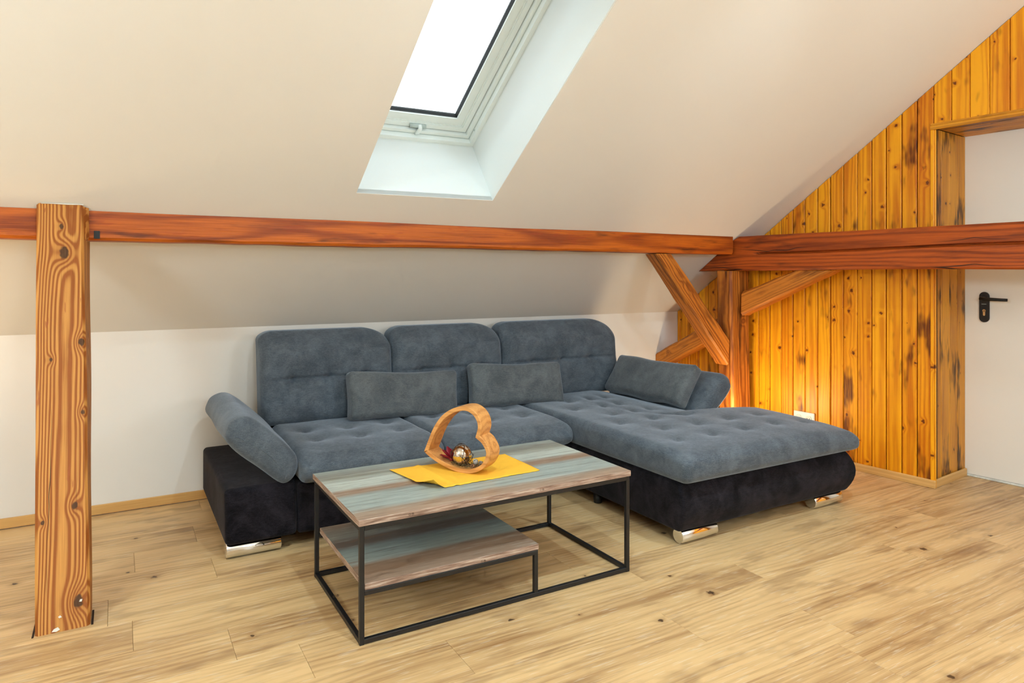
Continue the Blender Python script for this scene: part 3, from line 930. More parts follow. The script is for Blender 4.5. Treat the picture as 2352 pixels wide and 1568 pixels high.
# black bases
def d_arm_base(P):
    t = np.clip((0.30 - P[:, 2]) / 0.24, 0, 1)
    P[:, 1] += np.where(P[:, 1] < 3.6, 0.03 * (1 - t) ** 2 * 1.0, 0)
    P[:, 1] += lumps(P, 0.002, 9, 3)
    return P
soft('arm_base', (0.405, 3.195, 0.065), (0.712, 4.11, 0.305), 0.022, M['black_velvet'], d_arm_base, (6, 14, 6))
soft('base', (0.716, 3.205, 0.060), (2.26, 4.11, 0.300), 0.020, M['black_velvet'], None, (20, 10, 5))
soft('arm_base', (3.058, 3.05, 0.065), (3.372, 4.11, 0.305), 0.022, M['black_velvet'], None, (6, 14, 6))
def d_chaise_base(P):
    z = (P[:, 2] - 0.175) / 0.12
    b = 0.045 * (1 - z ** 2)
    f = np.clip((3.0 - P[:, 1]) / 0.5, 0, 1)
    P[:, 1] -= np.where(P[:, 1] < 2.6, b * np.clip((2.6 - P[:, 1]) / 0.25, 0, 1), 0)
    P[:, 0] += np.where(P[:, 0] > 3.2, b * np.clip((P[:, 0] - 3.2) / 0.2, 0, 1), 0)
    P[:, 0] -= np.where(P[:, 0] < 2.5, 0.35 * b * np.clip((2.5 - P[:, 0]) / 0.2, 0, 1), 0)
    P[:, 1] += lumps(P, 0.003, 12, 9)
    w = np.clip((P[:, 1] - 2.96) / 0.08, 0, 1); w = w * w * (3 - 2 * w)
    x1 = 3.47 - w * (3.47 - 3.056)
    s_ = (P[:, 0] - 2.24) / (3.47 - 2.24)
    P[:, 0] = np.where(P[:, 0] > 2.6, P[:, 0] - np.clip((P[:, 0] - 2.6) / (3.47 - 2.6), 0, 1.1) * (3.47 - x1), P[:, 0])
    return P
soft('chaise_base', (2.24, 2.345, 0.062), (3.47, 4.11, 0.298), 0.018, M['black_velvet'], d_chaise_base, (26, 34, 8))

# seat cushions
def seat(x0, x1, pts, seed, left_r=False):
    def d(P):
        P = tuft(P, pts, 0.437)
        f = np.clip((3.36 - P[:, 1]) / 0.2, 0, 1)
        u = np.clip((P[:, 2] - 0.30) / 0.13, 0, 1)
        P[:, 1] -= f * 0.035 * np.sin(math.pi * u) ** 1.0
        P[:, 2] -= f * f * 0.020 * u
        # side seams dip
        e = np.minimum(P[:, 0] - x0, x1 - P[:, 0])
        P[:, 2] += lumps(P, 0.0025, 10, seed)
        # little gathers on the front
        P[:, 1] += f * 0.002 * np.sin(P[:, 0] * 70 + np.sin(P[:, 0] * 23) * 2) * (1 - u)
        return P
    return soft('seat_cushion', (x0, 3.155, 0.292), (x1, 3.90, 0.437), 0.045, M['grey_fabric'], d, (26, 26, 5))
seat(0.716, 1.430, [(0.86, 3.66), (1.08, 3.64), (1.30, 3.66), (0.86, 3.44), (1.08, 3.42), (1.30, 3.44)], 1)
seat(1.430, 2.216, [(1.58, 3.66), (1.82, 3.64), (2.06, 3.66), (1.58, 3.44), (1.82, 3.42), (2.06, 3.44)], 2)
# chaise cushion with a notch round the right armrest
tp_ = []
for j, yy in enumerate(np.linspace(2.52, 3.62, 6)):
    for i_ in range(5):
        xx = 2.40 + i_ * 0.24 + (0.12 if j % 2 else 0.0)
        if yy > 2.95 and xx > 3.0: continue
        if xx > 3.42: continue
        tp_.append((xx, yy))
def d_chaise(P):
    P = tuft(P, tp_, 0.445, 0.019, 0.05)
    z = np.clip((P[:, 2] - 0.292) / 0.15, 0, 1)
    f = np.clip((2.55 - P[:, 1]) / 0.25, 0, 1)
    P[:, 2] -= f * f * 0.022 * z
    P[:, 1] -= f * 0.012 * np.sin(math.pi * z)
    P[:, 2] += lumps(P, 0.003, 7, 31) * np.clip((P[:, 2] - 0.30) / 0.1, 0, 1)
    P[:, 2] -= 0.030 * np.clip((P[:, 0] - 3.12) / 0.36, 0, 1) ** 1.5 * np.clip((P[:, 2] - 0.30) / 0.1, 0, 1)
    w = np.clip((P[:, 1] - 2.95) / 0.08, 0, 1); w = w * w * (3 - 2 * w)
    xr = 3.515 - w * (3.515 - 3.05)
    P[:, 0] = np.where(P[:, 0] > 2.6, P[:, 0] - np.clip((P[:, 0] - 2.6) / (3.515 - 2.6), 0, 1.1) * (3.515 - xr), P[:, 0])
    return P
soft('chaise_cushion', (2.216, 2.275, 0.292), (3.515, 3.90, 0.445), 0.050, M['grey_fabric'], d_chaise, (52, 64, 5))

# backrests
def back(x0, x1, rl, rr, seed, tufts):
    z0, z1 = 0.425, 0.935
    def d(P):
        x, z = P[:, 0].copy(), P[:, 2].copy()
        # rounded upper corners seen from the front
        cx = (x0 + x1) / 2
        for side, r in ((-1, rl), (1, rr)):
            zc = np.clip((z - (z1 - r)) / r, 0, 0.999)
            inset = r * (1 - np.sqrt(1 - zc ** 2))
            wgt = np.clip(side * (x - cx) / ((x1 - x0) / 2), 0, 1) ** 1.5
            P[:, 0] -= side * inset * wgt
        t = np.clip((z - z0) / (z1 - z0), 0, 1)
        P[:, 1] += 0.07 * t + 0.10 * np.clip((z - 0.80) / 0.135, 0, 1) ** 2 * np.clip((3.98 - P[:, 1]) / 0.15, 0.3, 1)
        P[:, 2] = z
        front = np.clip((3.97 - P[:, 1]) / 0.06, 0, 1)
        # crease with tuft points between lower and upper part
        cr = np.exp(-((z - 0.672) / 0.012) ** 2)
        edge = np.clip(np.minimum(x - x0, x1 - x) / 0.12, 0, 1)
        P[:, 1] += front * edge * 0.016 * cr
        for tx in tufts:
            d2 = (x - tx) ** 2 + (z - 0.672) ** 2
            P[:, 1] += front * (0.020 * np.exp(-d2 / (2 * 0.035 ** 2)) + 0.022 * np.exp(-d2 / (2 * 0.012 ** 2)))
        bul = np.exp(-((z - 0.79) / 0.07) ** 2) * 0.020 + np.exp(-((z - 0.55) / 0.08) ** 2) * 0.016
        P[:, 1] -= front * bul * np.clip(edge * 2, 0.3, 1)
        P[:, 1] += lumps(P, 0.003, 9, seed)
        return P
    return soft('backrest', (x0, 3.845, z0), (x1, 4.035, z1), 0.055, M['grey_fabric'], d, (44, 6, 66))
back(0.672, 1.428, 0.045, 0.13, 41, (0.85, 1.05, 1.25))
back(1.428, 2.182, 0.07, 0.13, 42, (1.62, 1.82, 2.02))
back(2.182, 3.130, 0.07, 0.15, 43, (2.42, 2.66, 2.90))
soft('back_panel', (0.690, 4.05, 0.30), (3.10, 4.115, 0.80), 0.02, M['black_velvet'], None, (20, 2, 8))

# armrests: tilted slabs
ARM = [(0.405, 0.530), (0.412, 0.575), (0.435, 0.610), (0.485, 0.628), (0.535, 0.608), (0.620, 0.530), (0.690, 0.455), (0.714, 0.415), (0.716, 0.370), (0.700, 0.330), (0.665, 0.306), (0.625, 0.316), (0.540, 0.392), (0.450, 0.470)]
def armrest(mx, y0, y1, seed, name='armrest'):
    prof = ARM if mx is None else [(mx - x, z) for x, z in ARM][::-1]
    # smooth closed Catmull-Rom
    n = len(prof); pts = []
    for i in range(n):
        p0, p1, p2, p3 = [np.array(prof[(i + q) % n]) for q in (-1, 0, 1, 2)]
        for t in np.linspace(0, 1, 5)[:-1]:
            pts.append(0.5 * ((2*p1) + (-p0 + p2)*t + (2*p0 - 5*p1 + 4*p2 - p3)*t*t + (-p0 + 3*p1 - 3*p2 + p3)*t**3))
    pts = np.array(pts); c = pts.mean(0); m = len(pts)
    ys, sc = [], []
    R = 0.05
    for a in np.linspace(0, 90, 7): ys.append(y0 + R * (1 - math.sin(math.radians(a)))); sc.append(R * (1 - math.cos(math.radians(a))))
    ys, sc = ys[::-1], sc[::-1]
    yl = list(ys) + list(np.linspace(y0 + R, y1 - R, 14)[1:-1]) + [y0 + y1 - q for q in ys[::-1]]
    sl = list(sc) + [0] * 12 + list(sc[::-1])
    # order front to back: largest inset first
    order = np.argsort(yl); yl = np.array(yl)[order]; sl = np.array(sl)[order]
    V = []
    nrm = pts - c; L = np.linalg.norm(nrm, axis=1, keepdims=True)
    tang = np.roll(pts, -1, 0) - np.roll(pts, 1, 0); nn = np.stack([tang[:, 1], -tang[:, 0]], 1); nn /= np.linalg.norm(nn, axis=1, keepdims=True)
    if ((nn * nrm).sum(1)).mean() < 0: nn = -nn
    for y, s_ in zip(yl, sl):
        q = pts - nn * s_
        for p in q: V.append((p[0], y, p[1]))
    # inner cap rings
    rings = len(yl)
    F = []
    for i in range(rings - 1):
        for k in range(m): F.append((i*m + k, i*m + (k+1) % m, (i+1)*m + (k+1) % m, (i+1)*m + k))
    for ri, yy in ((0, yl[0]), (rings - 1, yl[-1])):
        base = ri * m; prev = base
        q0 = np.array([V[base + k] for k in range(m)])
        for f_ in (0.6, 0.25):
            st = len(V)
            for k in range(m):
                p = c + (q0[k, [0, 2]] - c) * f_; V.append((p[0], yy + (-0.004 if ri == 0 else 0.004) * (1 - f_), p[1]))
            for k in range(m): F.append((prev + k, prev + (k+1) % m, st + (k+1) % m, st + k))
            prev = st
        F.append(tuple(range(prev, prev + m)))
    P = np.array(V); P[:, 2] += lumps(P, 0.003, 10, seed); P[:, 0] += lumps(P, 0.003, 9, seed + 1)
    o0 = np.array([c[0], (y0 + y1) / 2, c[1]])
    o = mesh_obj(name, P - o0, F, M['grey_fabric'], sofa, True, matrix=Matrix.Translation(Vector(o0) - sofa.location))
    return fix_normals(o)
la = armrest(None, 3.165, 4.0, 51)
ra = armrest(3.775, 3.035, 3.93, 53)
o0 = la.matrix_local.translation + sofa.location
sup = merge(*[([tuple(Vector(p) - o0 + Vector((0.575, 3.235, 0.305))) for p in g_[0]], g_[1]) for g_ in
             (lathe([(0.004, 0), (0.017, 0.0), (0.017, 0.004), (0.008, 0.010), (0.005, 0.014), (0.005, 0.075)], 16),)])
fix_normals(mesh_obj('support_rod', *sup, M['chrome'], la, True))

# feet
def chrome_foot(x0, x1, y, r=0.0355):
    n = 22; V, F = [], []
    pr = [(x0, r * 0.93), (x0 + 0.003, r), (x1 - 0.003, r), (x1, r * 0.93)]
    L = (x0 + x1) / 2
    for x, rr in pr:
        for k in range(n):
            a = 2 * math.pi * k / n; V.append((x - L, rr * math.sin(a), rr * math.cos(a)))
    for i in range(len(pr) - 1):
        for k in range(n): F.append((i*n + k, i*n + (k+1) % n, (i+1)*n + (k+1) % n, (i+1)*n + k))
    F.append(tuple(range(n))[::-1]); F.append(tuple(range(3*n, 4*n)))
    o = fix_normals(mesh_obj('chrome_foot', V, F, M['chrome'], sofa, False, matrix=Matrix.Translation(Vector((L, y, r)) - sofa.location)))
    for p in o.data.polygons: p.use_smooth = len(p.vertices) == 4
chrome_foot(0.412, 0.645, 3.245)
chrome_foot(2.262, 2.490, 2.370)
chrome_foot(3.215, 3.445, 2.370)
for x, y in ((2.29, 3.02), (0.5, 4.0), (1.5, 4.0), (1.45, 3.3), (2.9, 4.0), (3.2, 3.3)):
    v, f = lathe([(0.022, 0), (0.024, 0.004), (0.026, 0.066)], 14)
    fix_normals(mesh_obj('plastic_foot', v, f, M['black_plastic'], sofa, True, matrix=Matrix.Translation(Vector((x, y, 0)) - sofa.location)))

# ------------------------------------------------------------------ scatter cushions
def pillow(label, loc, rot, L, H, T, seed):
    P, F = rbox(L / 2, T / 2, H / 2, 0.030, 22, 6, 12, 4)
    u = P[:, 0] / (L / 2); w = P[:, 2] / (H / 2)
    th = 0.50 + 0.50 * np.sqrt(np.clip((1 - np.abs(u) ** 3.2) * (1 - np.abs(w) ** 2.6), 0, 1))
    P[:, 1] *= th
    P[:, 2] *= 1 - 0.03 * (1 - u ** 2) * np.abs(w) + 0.03 * np.abs(u) ** 4
    P[:, 0] *= 1 - 0.025 * (1 - w ** 2)
    P[:, 1] += lumps(P, 0.004, 14, seed); P[:, 2] += lumps(P, 0.005, 11, seed + 1); P[:, 0] += lumps(P, 0.004, 13, seed + 2)
    o = mesh_obj('scatter_cushion', P, F, M['pillow_fabric'], None, True)
    o.location = loc; o.rotation_euler = [math.radians(a) for a in rot]
    tag(o, label, 'cushion', 'grey scatter cushions on the sofa')
    return o
pillow('grey oblong cushion leaning on the leftmost sofa backrest', (1.445, 3.765, 0.555), (-16, 4, 2), 0.675, 0.265, 0.150, 61)
pillow('grey oblong cushion leaning where the middle and right backrests meet', (2.190, 3.745, 0.555), (-17, 2, -5), 0.645, 0.265, 0.150, 64)
p3 = pillow('grey oblong cushion propped against the right armrest of the chaise', (3.045, 3.445, 0.560), (-34, 0, -88), 0.72, 0.275, 0.140, 67)

# ------------------------------------------------------------------ coffee table
TX0, TX1, TY0, TY1, TZ = 0.702, 1.878, 2.247, 2.874, 0.425
ct = empty('coffee_table', ((TX0 + TX1) / 2, (TY0 + TY1) / 2, 0))
tag(ct, 'weathered grey plank coffee table with lower shelf on a thin black metal frame', 'table')
def tpart(name, lo, hi, mat, c=0.001, mats=None, edge=False, parent=None):
    lo = Vector(lo); hi = Vector(hi); ce = (lo + hi) / 2
    v, f = cbox(tuple(lo - ce), tuple(hi - ce), c)
    o = mesh_obj(name, v, f, mat, parent or ct, matrix=Matrix.Translation(ce - ct.location), mats=mats)
    fix_normals(o)
    if edge:
        for p in o.data.polygons: p.material_index = 0 if abs(p.normal.z) > 0.9 else 1
    return o
TH = 0.0225
top_ = tpart('tabletop', (TX0, TY0, TZ - TH), (TX1, TY1, TZ), M['table_wood'], 0.001, [M['table_wood'], M['table_edge']], True)
SZ = 0.205
shelf_ = tpart('shelf', (TX0 + 0.022, TY0 + 0.004, SZ - TH), (1.420, TY1 - 0.03, SZ), M['shelf_wood'], 0.001, [M['shelf_wood'], M['table_edge']], True)
def edge_mark(par, x, y):
    """pair of small dark printed loops on the front edge band"""
    o0 = par.matrix_local.translation + ct.location
    geo = []
    for dx, r, z in ((-0.0062, 0.0038, 0.0005), (0.0058, 0.0042, 0.0), (0.0058, 0.0016, 0.001)):
        pts = [(x - o0.x + dx + r * math.cos(a), y - o0.y - 0.0001, z + r * 0.85 * math.sin(a)) for a in np.linspace(0, 6.283, 11)[:-1]]
        geo.append(tube(pts, 0.0006, 4, True))
    mesh_obj('edge_mark', *merge(*geo), M['twig'], par)
for x in (0.890, 1.432): edge_mark(top_, x, TY0)
for x in (0.840, 1.388): edge_mark(shelf_, x, TY0 + 0.004)
q = 0.0165
fx0, fx1, fy0, fy1 = TX0 + 0.004, TX1 - 0.006, TY0 + 0.002, TY1 - 0.008
zt = TZ - TH - 0.0004
for x in (fx0, fx1 - q):
    for y in (fy0, fy1 - q):
        tpart('leg', (x, y, 0.0), (x + q, y + q, zt), M['black_metal'])
for y in (fy0, fy1 - q):
    tpart('top_rail', (fx0 + q, y, zt - q), (fx1 - q, y + q, zt), M['black_metal'])
    tpart('floor_rail', (fx0 + q, y, 0.002), (fx1 - q, y + q, 0.002 + q), M['black_metal'])
    tpart('shelf_rail', (fx0 + q, y + (0.0 if y == fy0 else -0.012), SZ - TH - q - 0.0004), (1.416, y + q + (0.0 if y == fy0 else -0.012), SZ - TH - 0.0004), M['black_metal'])
    tpart('shelf_post', (1.416 - q, y + (0.0 if y == fy0 else -0.012), 0.002 + q if y == fy0 else 0.002), (1.416, y + q + (0.0 if y == fy0 else -0.012), SZ - TH - q), M['black_metal'])
for x in (fx0, fx1 - q):
    tpart('top_rail', (x, fy0 + q, zt - q), (x + q, fy1 - q, zt), M['black_metal'])
    tpart('floor_rail', (x, fy0 + q, 0.002), (x + q, fy1 - q, 0.002 + q), M['black_metal'])

# ------------------------------------------------------------------ mustard runner
def runner():
    cs = [np.array(p) for p in ((0.993, 2.753), (1.542, 2.738), (1.542, 2.436), (1.036, 2.420))]
    nx, ny = 70, 36
    V = []; F = []
    def pt(u, v):
        top = cs[0] * (1 - u) + cs[1] * u; bot = cs[3] * (1 - u) + cs[2] * u
        p = bot * (1 - v) + top * v
        ragged = 0.0016 * math.sin(u * 90) * (1 - min(1, v * 20)) 
        z = TZ + 0.0012
        # standing crease across the cloth
        xc = 1.118 + 0.03 * (1 - v) 
        e = (p[0] - xc) / 0.012
        z += 0.0045 * math.exp(-e * e) * (0.55 + 0.45 * v)
        z += 0.0015 * math.exp(-((p[0] - xc + 0.05) / 0.035) ** 2) * v
        # lifted left edge and curled front corner
        lift = max(0, 1 - u / 0.16)
        z += 0.010 * lift ** 2 * (1 - abs(v - 0.45) * 0.9) * 0.6
        cu = max(0, 1 - math.hypot((u - 0.0) / 0.13, v / 0.34))
        z += 0.032 * cu ** 1.3
        p = p + np.array([0.020, 0.012]) * cu ** 1.5
        z += 0.0012 * (math.sin(u * 19 + v * 5) + 1) * 0.5
        return (p[0], p[1] + ragged, z)
    for t in (0.0, 0.0022):
        for j in range(ny + 1):
            for i in range(nx + 1):
                p = pt(i / nx, j / ny); V.append((p[0], p[1], p[2] + t))
    n = (nx + 1) * (ny + 1)
    for j in range(ny):
        for i in range(nx):
            a = j * (nx + 1) + i; b = a + 1; c = b + nx + 1; d = a + nx + 1
            F += [(a, d, c, b), (n + a, n + b, n + c, n + d)]
    rim = [i for i in range(nx + 1)] + [(j + 1) * (nx + 1) + nx for j in range(ny)] + [ny * (nx + 1) + nx - 1 - i for i in range(nx)] + [(ny - 1 - j) * (nx + 1) for j in range(ny - 1)]
    for i in range(len(rim)):
        a, b = rim[i], rim[(i + 1) % len(rim)]
        F.append((a, b, n + b, n + a))
    o0 = Vector((1.28, 2.58, TZ))
    o = mesh_obj('table_runner', [Vector(p) - o0 for p in V], F, M['runner'], None, True, matrix=Matrix.Translation(o0))
    fix_normals(o)
    tag(o, 'mustard yellow felt table runner with a crease and a curled corner', 'table runner')
runner()

# ------------------------------------------------------------------ wooden heart
HU = Vector((0.53, -0.848, 0)).normalized()      # along the heart's face, to the right
HW = Vector((0.848, 0.53, 0)).normalized()       # depth of the ring
HO = Vector((1.249, 2.546, TZ + 0.0035))
heart_o = [(-0.2119, 0.0659), (-0.1893, 0.1168), (-0.1639, 0.1705), (-0.1315, 0.2157), (-0.0995, 0.244), (-0.0608, 0.2653), (-0.0192, 0.2759), (0.0117, 0.2749), (0.0388, 0.2629), (0.0574, 0.2458), (0.0708, 0.2212), (0.0741, 0.1927), (0.0657, 0.1616),
           (0.0858, 0.148), (0.1057, 0.1216), (0.1139, 0.0969), (0.109, 0.0705), (0.0957, 0.0459), (0.0758, 0.026), (0.0422, 0.0089), (0.0014, 0.0), (-0.0469, 0.0017), (-0.096, 0.0119), (-0.1459, 0.0291), (-0.1893, 0.0506)]
def heart():
    cusps = {0, 12}
    n = len(heart_o); pts = []; isc = []
    for i in range(n):
        g_ = [np.array(heart_o[(i + q) % n]) for q in (-1, 0, 1, 2)]
        if i in cusps: g_[0] = 2 * g_[1] - g_[2]
        if (i + 1) % n in cusps: g_[3] = 2 * g_[2] - g_[1]
        p0, p1, p2, p3 = g_
        for t in np.linspace(0, 1, 5)[:-1]:
            pts.append(0.5 * ((2*p1) + (-p0 + p2)*t + (2*p0 - 5*p1 + 4*p2 - p3)*t*t + (-p0 + 3*p1 - 3*p2 + p3)*t**3)); isc.append(i in cusps and t == 0)
    pts = np.array(pts); m = len(pts)
    c = np.array([-0.03, 0.13])
    e0 = pts - np.roll(pts, 1, 0); e1 = np.roll(pts, -1, 0) - pts
    def nr(e): q = np.stack([-e[:, 1], e[:, 0]], 1); return q / np.linalg.norm(q, axis=1, keepdims=True)
    n0, n1 = nr(e0), nr(e1)
    if ((n1 * (c - pts)).sum(1)).mean() < 0: n0, n1 = -n0, -n1
    mid = n0 + n1; mid /= np.linalg.norm(mid, axis=1, keepdims=True)
    dot = np.clip((mid * n1).sum(1), 0.55, 1)
    inn = pts + mid * (0.0175 / dot)[:, None]
    D = 0.085
    V, F = [], []
    ch = 0.0016
    for ring, sgn in ((pts, 1), (inn, -1)):
        for d, s_ in ((0, ch), (ch, 0), (D - ch, 0), (D, ch)):
            for k in range(m):
                p = ring[k] + mid[k] * s_ * sgn; V.append((p[0], d, p[1]))
    def q4(r0, r1, flip):
        for k in range(m):
            f_ = (r0*m + k, r0*m + (k+1) % m, r1*m + (k+1) % m, r1*m + k); F.append(f_[::-1] if flip else f_)
    for r in range(3): q4(r, r + 1, False); q4(4 + r, 5 + r, True)
    q4(0, 4, True); q4(3, 7, False)
    mtx = frame_mat(HO, HU, HW, (0, 0, 1))
    o = mesh_obj('wooden_heart', V, F, M['mango'], None, False, matrix=mtx)
    fix_normals(o)
    o.data.polygons.foreach_set('use_smooth', [True] * len(o.data.polygons))
    o.data.set_sharp_from_angle(angle=math.radians(35))
    tag(o, 'carved wooden heart ring standing tilted on the mustard runner', 'decoration')
heart()
def hp(a, d, z): return HO + HU * a + HW * d + Vector((0, 0, z))
# mirror ball
def ball():
    o = empty('ornament_ball', hp(-0.048, 0.045, 0.0625)); r = 0.0425
    n, k = 20, 32; V = []; F = []
    for i in range(n + 1):
        t = math.pi * i / n
        for j in range(k):
            p = 2 * math.pi * j / k; V.append((r * math.sin(t) * math.cos(p), r * math.sin(t) * math.sin(p), r * math.cos(t)))
    for i in range(n):
        for j in range(k): F.append((i*k + j, (i+1)*k + j, (i+1)*k + (j+1) % k, i*k + (j+1) % k))
    b = mesh_obj('ball', V, F, M['ball'], o, True)
    bm = bmesh.new(); bm.from_mesh(b.data); bmesh.ops.remove_doubles(bm, verts=bm.verts, dist=1e-5); bm.to_mesh(b.data); bm.free()
    fix_normals(b)
    for p in b.data.polygons: p.use_smooth = True
    tag(o, 'shiny bronze mirrored ball wrapped in thin twigs inside the wooden heart', 'ornament')
    # twigs wound over it
    gg = random.Random(3)
    for q in range(6):
        ax = Vector((gg.uniform(-1, 1), gg.uniform(-1, 1), gg.uniform(-1, 1))).normalized()
        if q == 0: ax = Vector((0.25, -0.1, 0.95)).normalized()
        u = ax.orthogonal().normalized(); w = ax.cross(u)
        a0 = gg.uniform(0, 6.28); span = gg.uniform(3.5, 6.0); pts = []
        tl = gg.uniform(0.0, 0.6)
        for s_ in np.linspace(0, 1, 22):
            a = a0 + span * s_; rr = r + 0.0016 + 0.002 * (math.sin(a * 3 + q) + 1) + (0.010 * max(0, s_ - 0.85) / 0.15)
            d = (u * math.cos(a) + w * math.sin(a) + ax * (tl * math.sin(a * 1.7))).normalized()
            pts.append(d * rr)
        mesh_obj('twig', *tube(pts, 0.0010, 5), M['twig'], o, True)
ball()
# crimson flower: curved petals
def flower():
    c = hp(-0.092, 0.036, 0.040)
    o = empty('artificial_flower', c); tag(o, 'crimson artificial flower with pointed petals beside the mirrored ball', 'flower')
    gg = random.Random(5)
    for q in range(11):
        az = -2.6 + q * 0.52 + gg.uniform(-0.15, 0.15); el = gg.uniform(-0.12, 0.85)
        d = HU * (-abs(math.cos(az)) * 0.8 - 0.25) + HW * math.sin(az) * 0.8
        d = (d.normalized() * math.cos(el) + Vector((0, 0, math.sin(el)))).normalized()
        side = d.cross(Vector((0, 0, 1))).normalized(); nn = side.cross(d)
        L = gg.uniform(0.046, 0.062); W = 0.015
        V = []; F = []; N = 7
        for t in (0, 0.0010):
            for i in range(N + 1):
                s_ = i / N; wd = W * math.sin(math.pi * (0.12 + 0.86 * s_)) ** 0.8
                for e in (-1, 0, 1):
                    V.append(d * (L * s_) + side * (wd * e) + nn * (0.010 * s_ * s_ + 0.005 * abs(e) * wd / W + t))
        for i in range(N):
            for e in (0, 1):
                a = i * 3 + e; F.append((a, a + 1, a + 4, a + 3)); b = a + (N + 1) * 3; F.append((b, b + 3, b + 4, b + 1))
        n3 = (N + 1) * 3
        for i in range(N):
            F.append((i*3, i*3 + 3, n3 + i*3 + 3, n3 + i*3)); F.append((i*3 + 2, n3 + i*3 + 2, n3 + i*3 + 5, i*3 + 5))
        mesh_obj('petal', V, F, M['petal'], o, True)
    v, f = lathe([(0.001, -0.008), (0.010, -0.004), (0.013, 0.004), (0.008, 0.012), (0.001, 0.014)], 12)
    mesh_obj('flower_centre', v, f, M['petal'], o, True)
flower()
# seed pods to the right of the ball
pods = [((0.026, 0.036, 0.052), 0.0115, 'pod', 'pale grey hollow seed pod highest of the cluster beside the mirrored ball'),
        ((0.044, 0.050, 0.044), 0.0105, 'pod', 'small grey hollow seed pod at the right of the cluster inside the heart'),
        ((0.026, 0.018, 0.036), 0.0115, 'pod_brown', 'brown seed pod at the front of the cluster inside the heart')]
for (a, d, z), r, mt, lb in pods:
    o = empty('seed_pod', hp(a, d, z - 0.009)); tag(o, lb, 'seed pod', 'seed pods in the wooden heart')
    v, f = lathe([(r * 0.3, -r), (r * 0.85, -r * 0.55), (r, 0.0), (r * 0.9, r * 0.5), (r * 0.62, r * 0.95), (r * 0.5, r * 1.0), (r * 0.42, r * 0.6)], 14)
    rm = Matrix.Rotation(random.uniform(0.5, 1.1), 4, (HU * 0.6 + HW * -0.2).normalized()) 
    fix_normals(mesh_obj('pod_shell', v, f, M[mt], o, True, matrix=rm))
    v, f = lathe([(r * 0.42, r * 0.58), (r * 0.42, r * 0.62)], 12)
    fix_normals(mesh_obj('pod_opening', v, f, M['black_plastic'], o, False, matrix=rm))
# twig litter
def litter():
    gg = random.Random(9); geos = []
    for _ in range(170):
        a = gg.uniform(-0.085, 0.055); d = gg.uniform(0.006, 0.078)
        zb = 0.0205 + 1.5 * a * a * (1.0 if a < 0 else 3.2)
        p = hp(a, d, zb + gg.uniform(0.0, 0.007))
        an = gg.uniform(0, 6.28); L = gg.uniform(0.008, 0.022)
        dr = HU * math.cos(an) + HW * math.sin(an) + Vector((0, 0, gg.uniform(-0.1, 0.45)))
        k = Vector((gg.uniform(-1, 1), gg.uniform(-1, 1), gg.uniform(0, 1))) * 0.004
        geos.append(tube([p, p + dr * L * 0.5 + k, p + dr * L], 0.0008, 4))
    V, F = merge(*geos); o0 = hp(0.01, 0.04, 0.02)
    o = mesh_obj('dried_moss', [Vector(p) - o0 for p in V], F, M['moss'], None, False, matrix=Matrix.Translation(o0))
    o['kind'] = 'stuff'; tag(o, 'dry brown moss and twig scraps lying under the mirrored ball', 'moss')
litter()

# ------------------------------------------------------------------ lamps outside the frame and behind the chaise; pendants and spots are added light
def point(name, loc, w, col, r, parent=None):
    ld = bpy.data.lights.new(name, 'POINT'); ld.energy = w; ld.color = col; ld.shadow_soft_size = r
    o = bpy.data.objects.new(name, ld); COL.objects.link(o); o.location = loc
    if parent: o.parent = parent
    return o
def fill_pendant(x, y, drop, w, label):  # pendant added out of view to light the room
    o = empty('fill_pendant', (x, y, ZC)); tag(o, label, 'lamp', 'added lamps hanging from the flat ceiling')
    v, f = lathe([(0.06, 0.0), (0.07, -0.02), (0.03, -0.03)][::-1], 24)
    fix_normals(mesh_obj('ceiling_rose', v, f, M['pvc'], o))
    v, f = tube([(0, 0, -0.03), (0, 0, -drop + 0.27)], 0.006, 10)
    fix_normals(mesh_obj('stem', v, f, M['chrome'], o))
    v, f = lathe([(0.02, -drop + 0.28), (0.05, -drop + 0.275), (0.08, -drop + 0.26), (0.08, -drop + 0.256), (0.02, -drop + 0.27)], 28)
    fix_normals(mesh_obj('shade', v, f, M['pvc'], o, True))
    point('bulb', (0, 0, -drop), w, FILL_COOL, 0.22, o)
fill_pendant(-1.9, 1.1, 0.85, FILL_PENDANT_W, 'unseen white pendant lamp added low over the left of the room for side light')
fill_pendant(0.5, -0.8, 1.10, FILL_CEIL_W, 'unseen white pendant lamp added behind the viewer for general light')
fill_pendant(3.0, -0.6, 1.10, FILL_CEIL_W, 'unseen white pendant lamp added near the pine gable for general light')

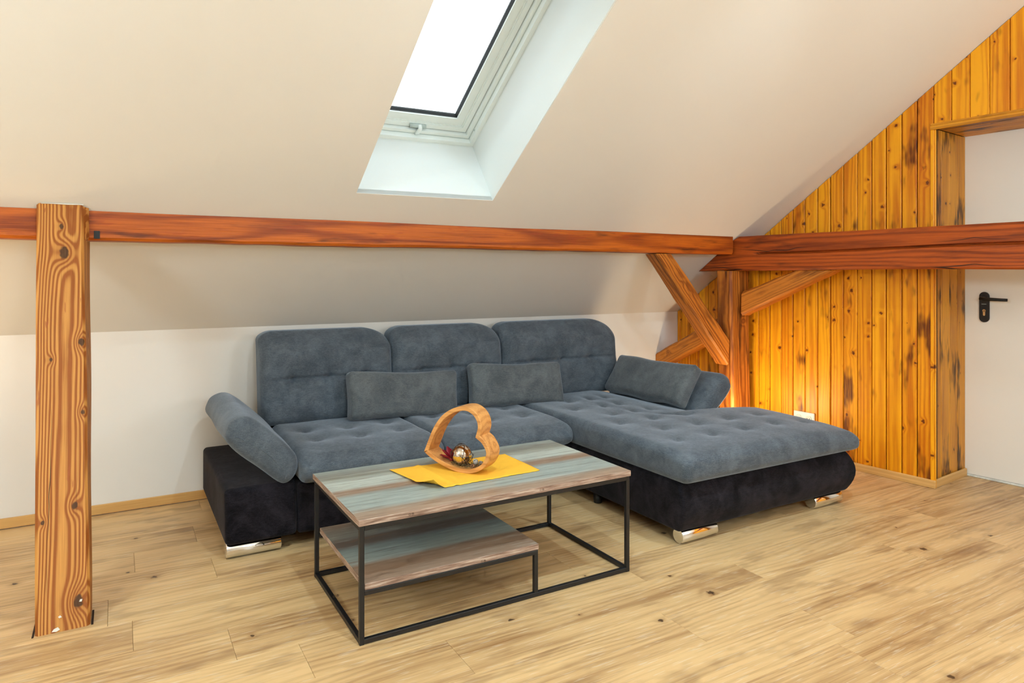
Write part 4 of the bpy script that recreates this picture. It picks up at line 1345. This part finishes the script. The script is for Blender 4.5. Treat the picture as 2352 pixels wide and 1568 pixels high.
def fill_spot(x, y, target, label):  # spot added out of view, makes up for weak skylight below
    o = empty('fill_spotlight', (x, y, ZC)); tag(o, label, 'lamp', 'added spotlights in the flat ceiling')
    v, f = lathe([(0.034, 0.002), (0.048, 0.0), (0.050, -0.004), (0.044, -0.009), (0.034, -0.009), (0.033, -0.004)], 24)
    fix_normals(mesh_obj('bezel', v, f, M['chrome'], o, True))
    ld = bpy.data.lights.new('fill_spot_bulb', 'SPOT'); ld.energy = FILL_SPOT_W; ld.color = SPOT_COL; ld.shadow_soft_size = 0.035
    ld.spot_size = math.radians(95); ld.spot_blend = 1.0
    l = bpy.data.objects.new('fill_spot_bulb', ld); COL.objects.link(l); l.parent = o; l.location = (0, 0, -0.02)
    d = Vector(target) - Vector((x, y, ZC))
    l.rotation_euler = d.to_track_quat('-Z', 'Y').to_euler()
fill_spot(1.0, 1.35, (1.35, 2.75, 0.4), 'unseen chrome ceiling spotlight added to light the coffee table')
fill_spot(2.5, 1.35, (2.75, 2.55, 0.4), 'unseen chrome ceiling spotlight added to light the chaise')

up = empty('floor_uplight', (3.56, 3.22, 0)); tag(up, 'small warm floor lamp tucked behind the chaise by the corner post', 'lamp')
v, f = lathe([(0.055, 0.0), (0.06, 0.01), (0.05, 0.02), (0.012, 0.03), (0.012, 0.16), (0.045, 0.19), (0.065, 0.25), (0.063, 0.25), (0.043, 0.195), (0.005, 0.185)], 24)
fix_normals(mesh_obj('lamp_body', v, f, M['pvc'], up, True))
point('bulb', (0, 0, 0.27), LAMP_FLOOR_W, VERYWARM, 0.05, up)

fl = empty('floor_lamp', (-1.15, 3.55, 0)); tag(fl, 'floor lamp with open shade standing left of the leaning post', 'lamp')
v, f = lathe([(0.13, 0.0), (0.13, 0.015), (0.012, 0.03), (0.012, 0.75), (0.02, 0.77)], 24)
fix_normals(mesh_obj('stand', v, f, M['black_metal'], fl, True))
v, f = lathe([(0.02, 0.77), (0.08, 0.80), (0.11, 0.86), (0.108, 0.86), (0.078, 0.805), (0.02, 0.78)], 24)
fix_normals(mesh_obj('shade', v, f, M['pvc'], fl, True))
point('bulb', (0, 0, 0.90), LAMP_SIDE_W, VERYWARM, 0.06, fl)
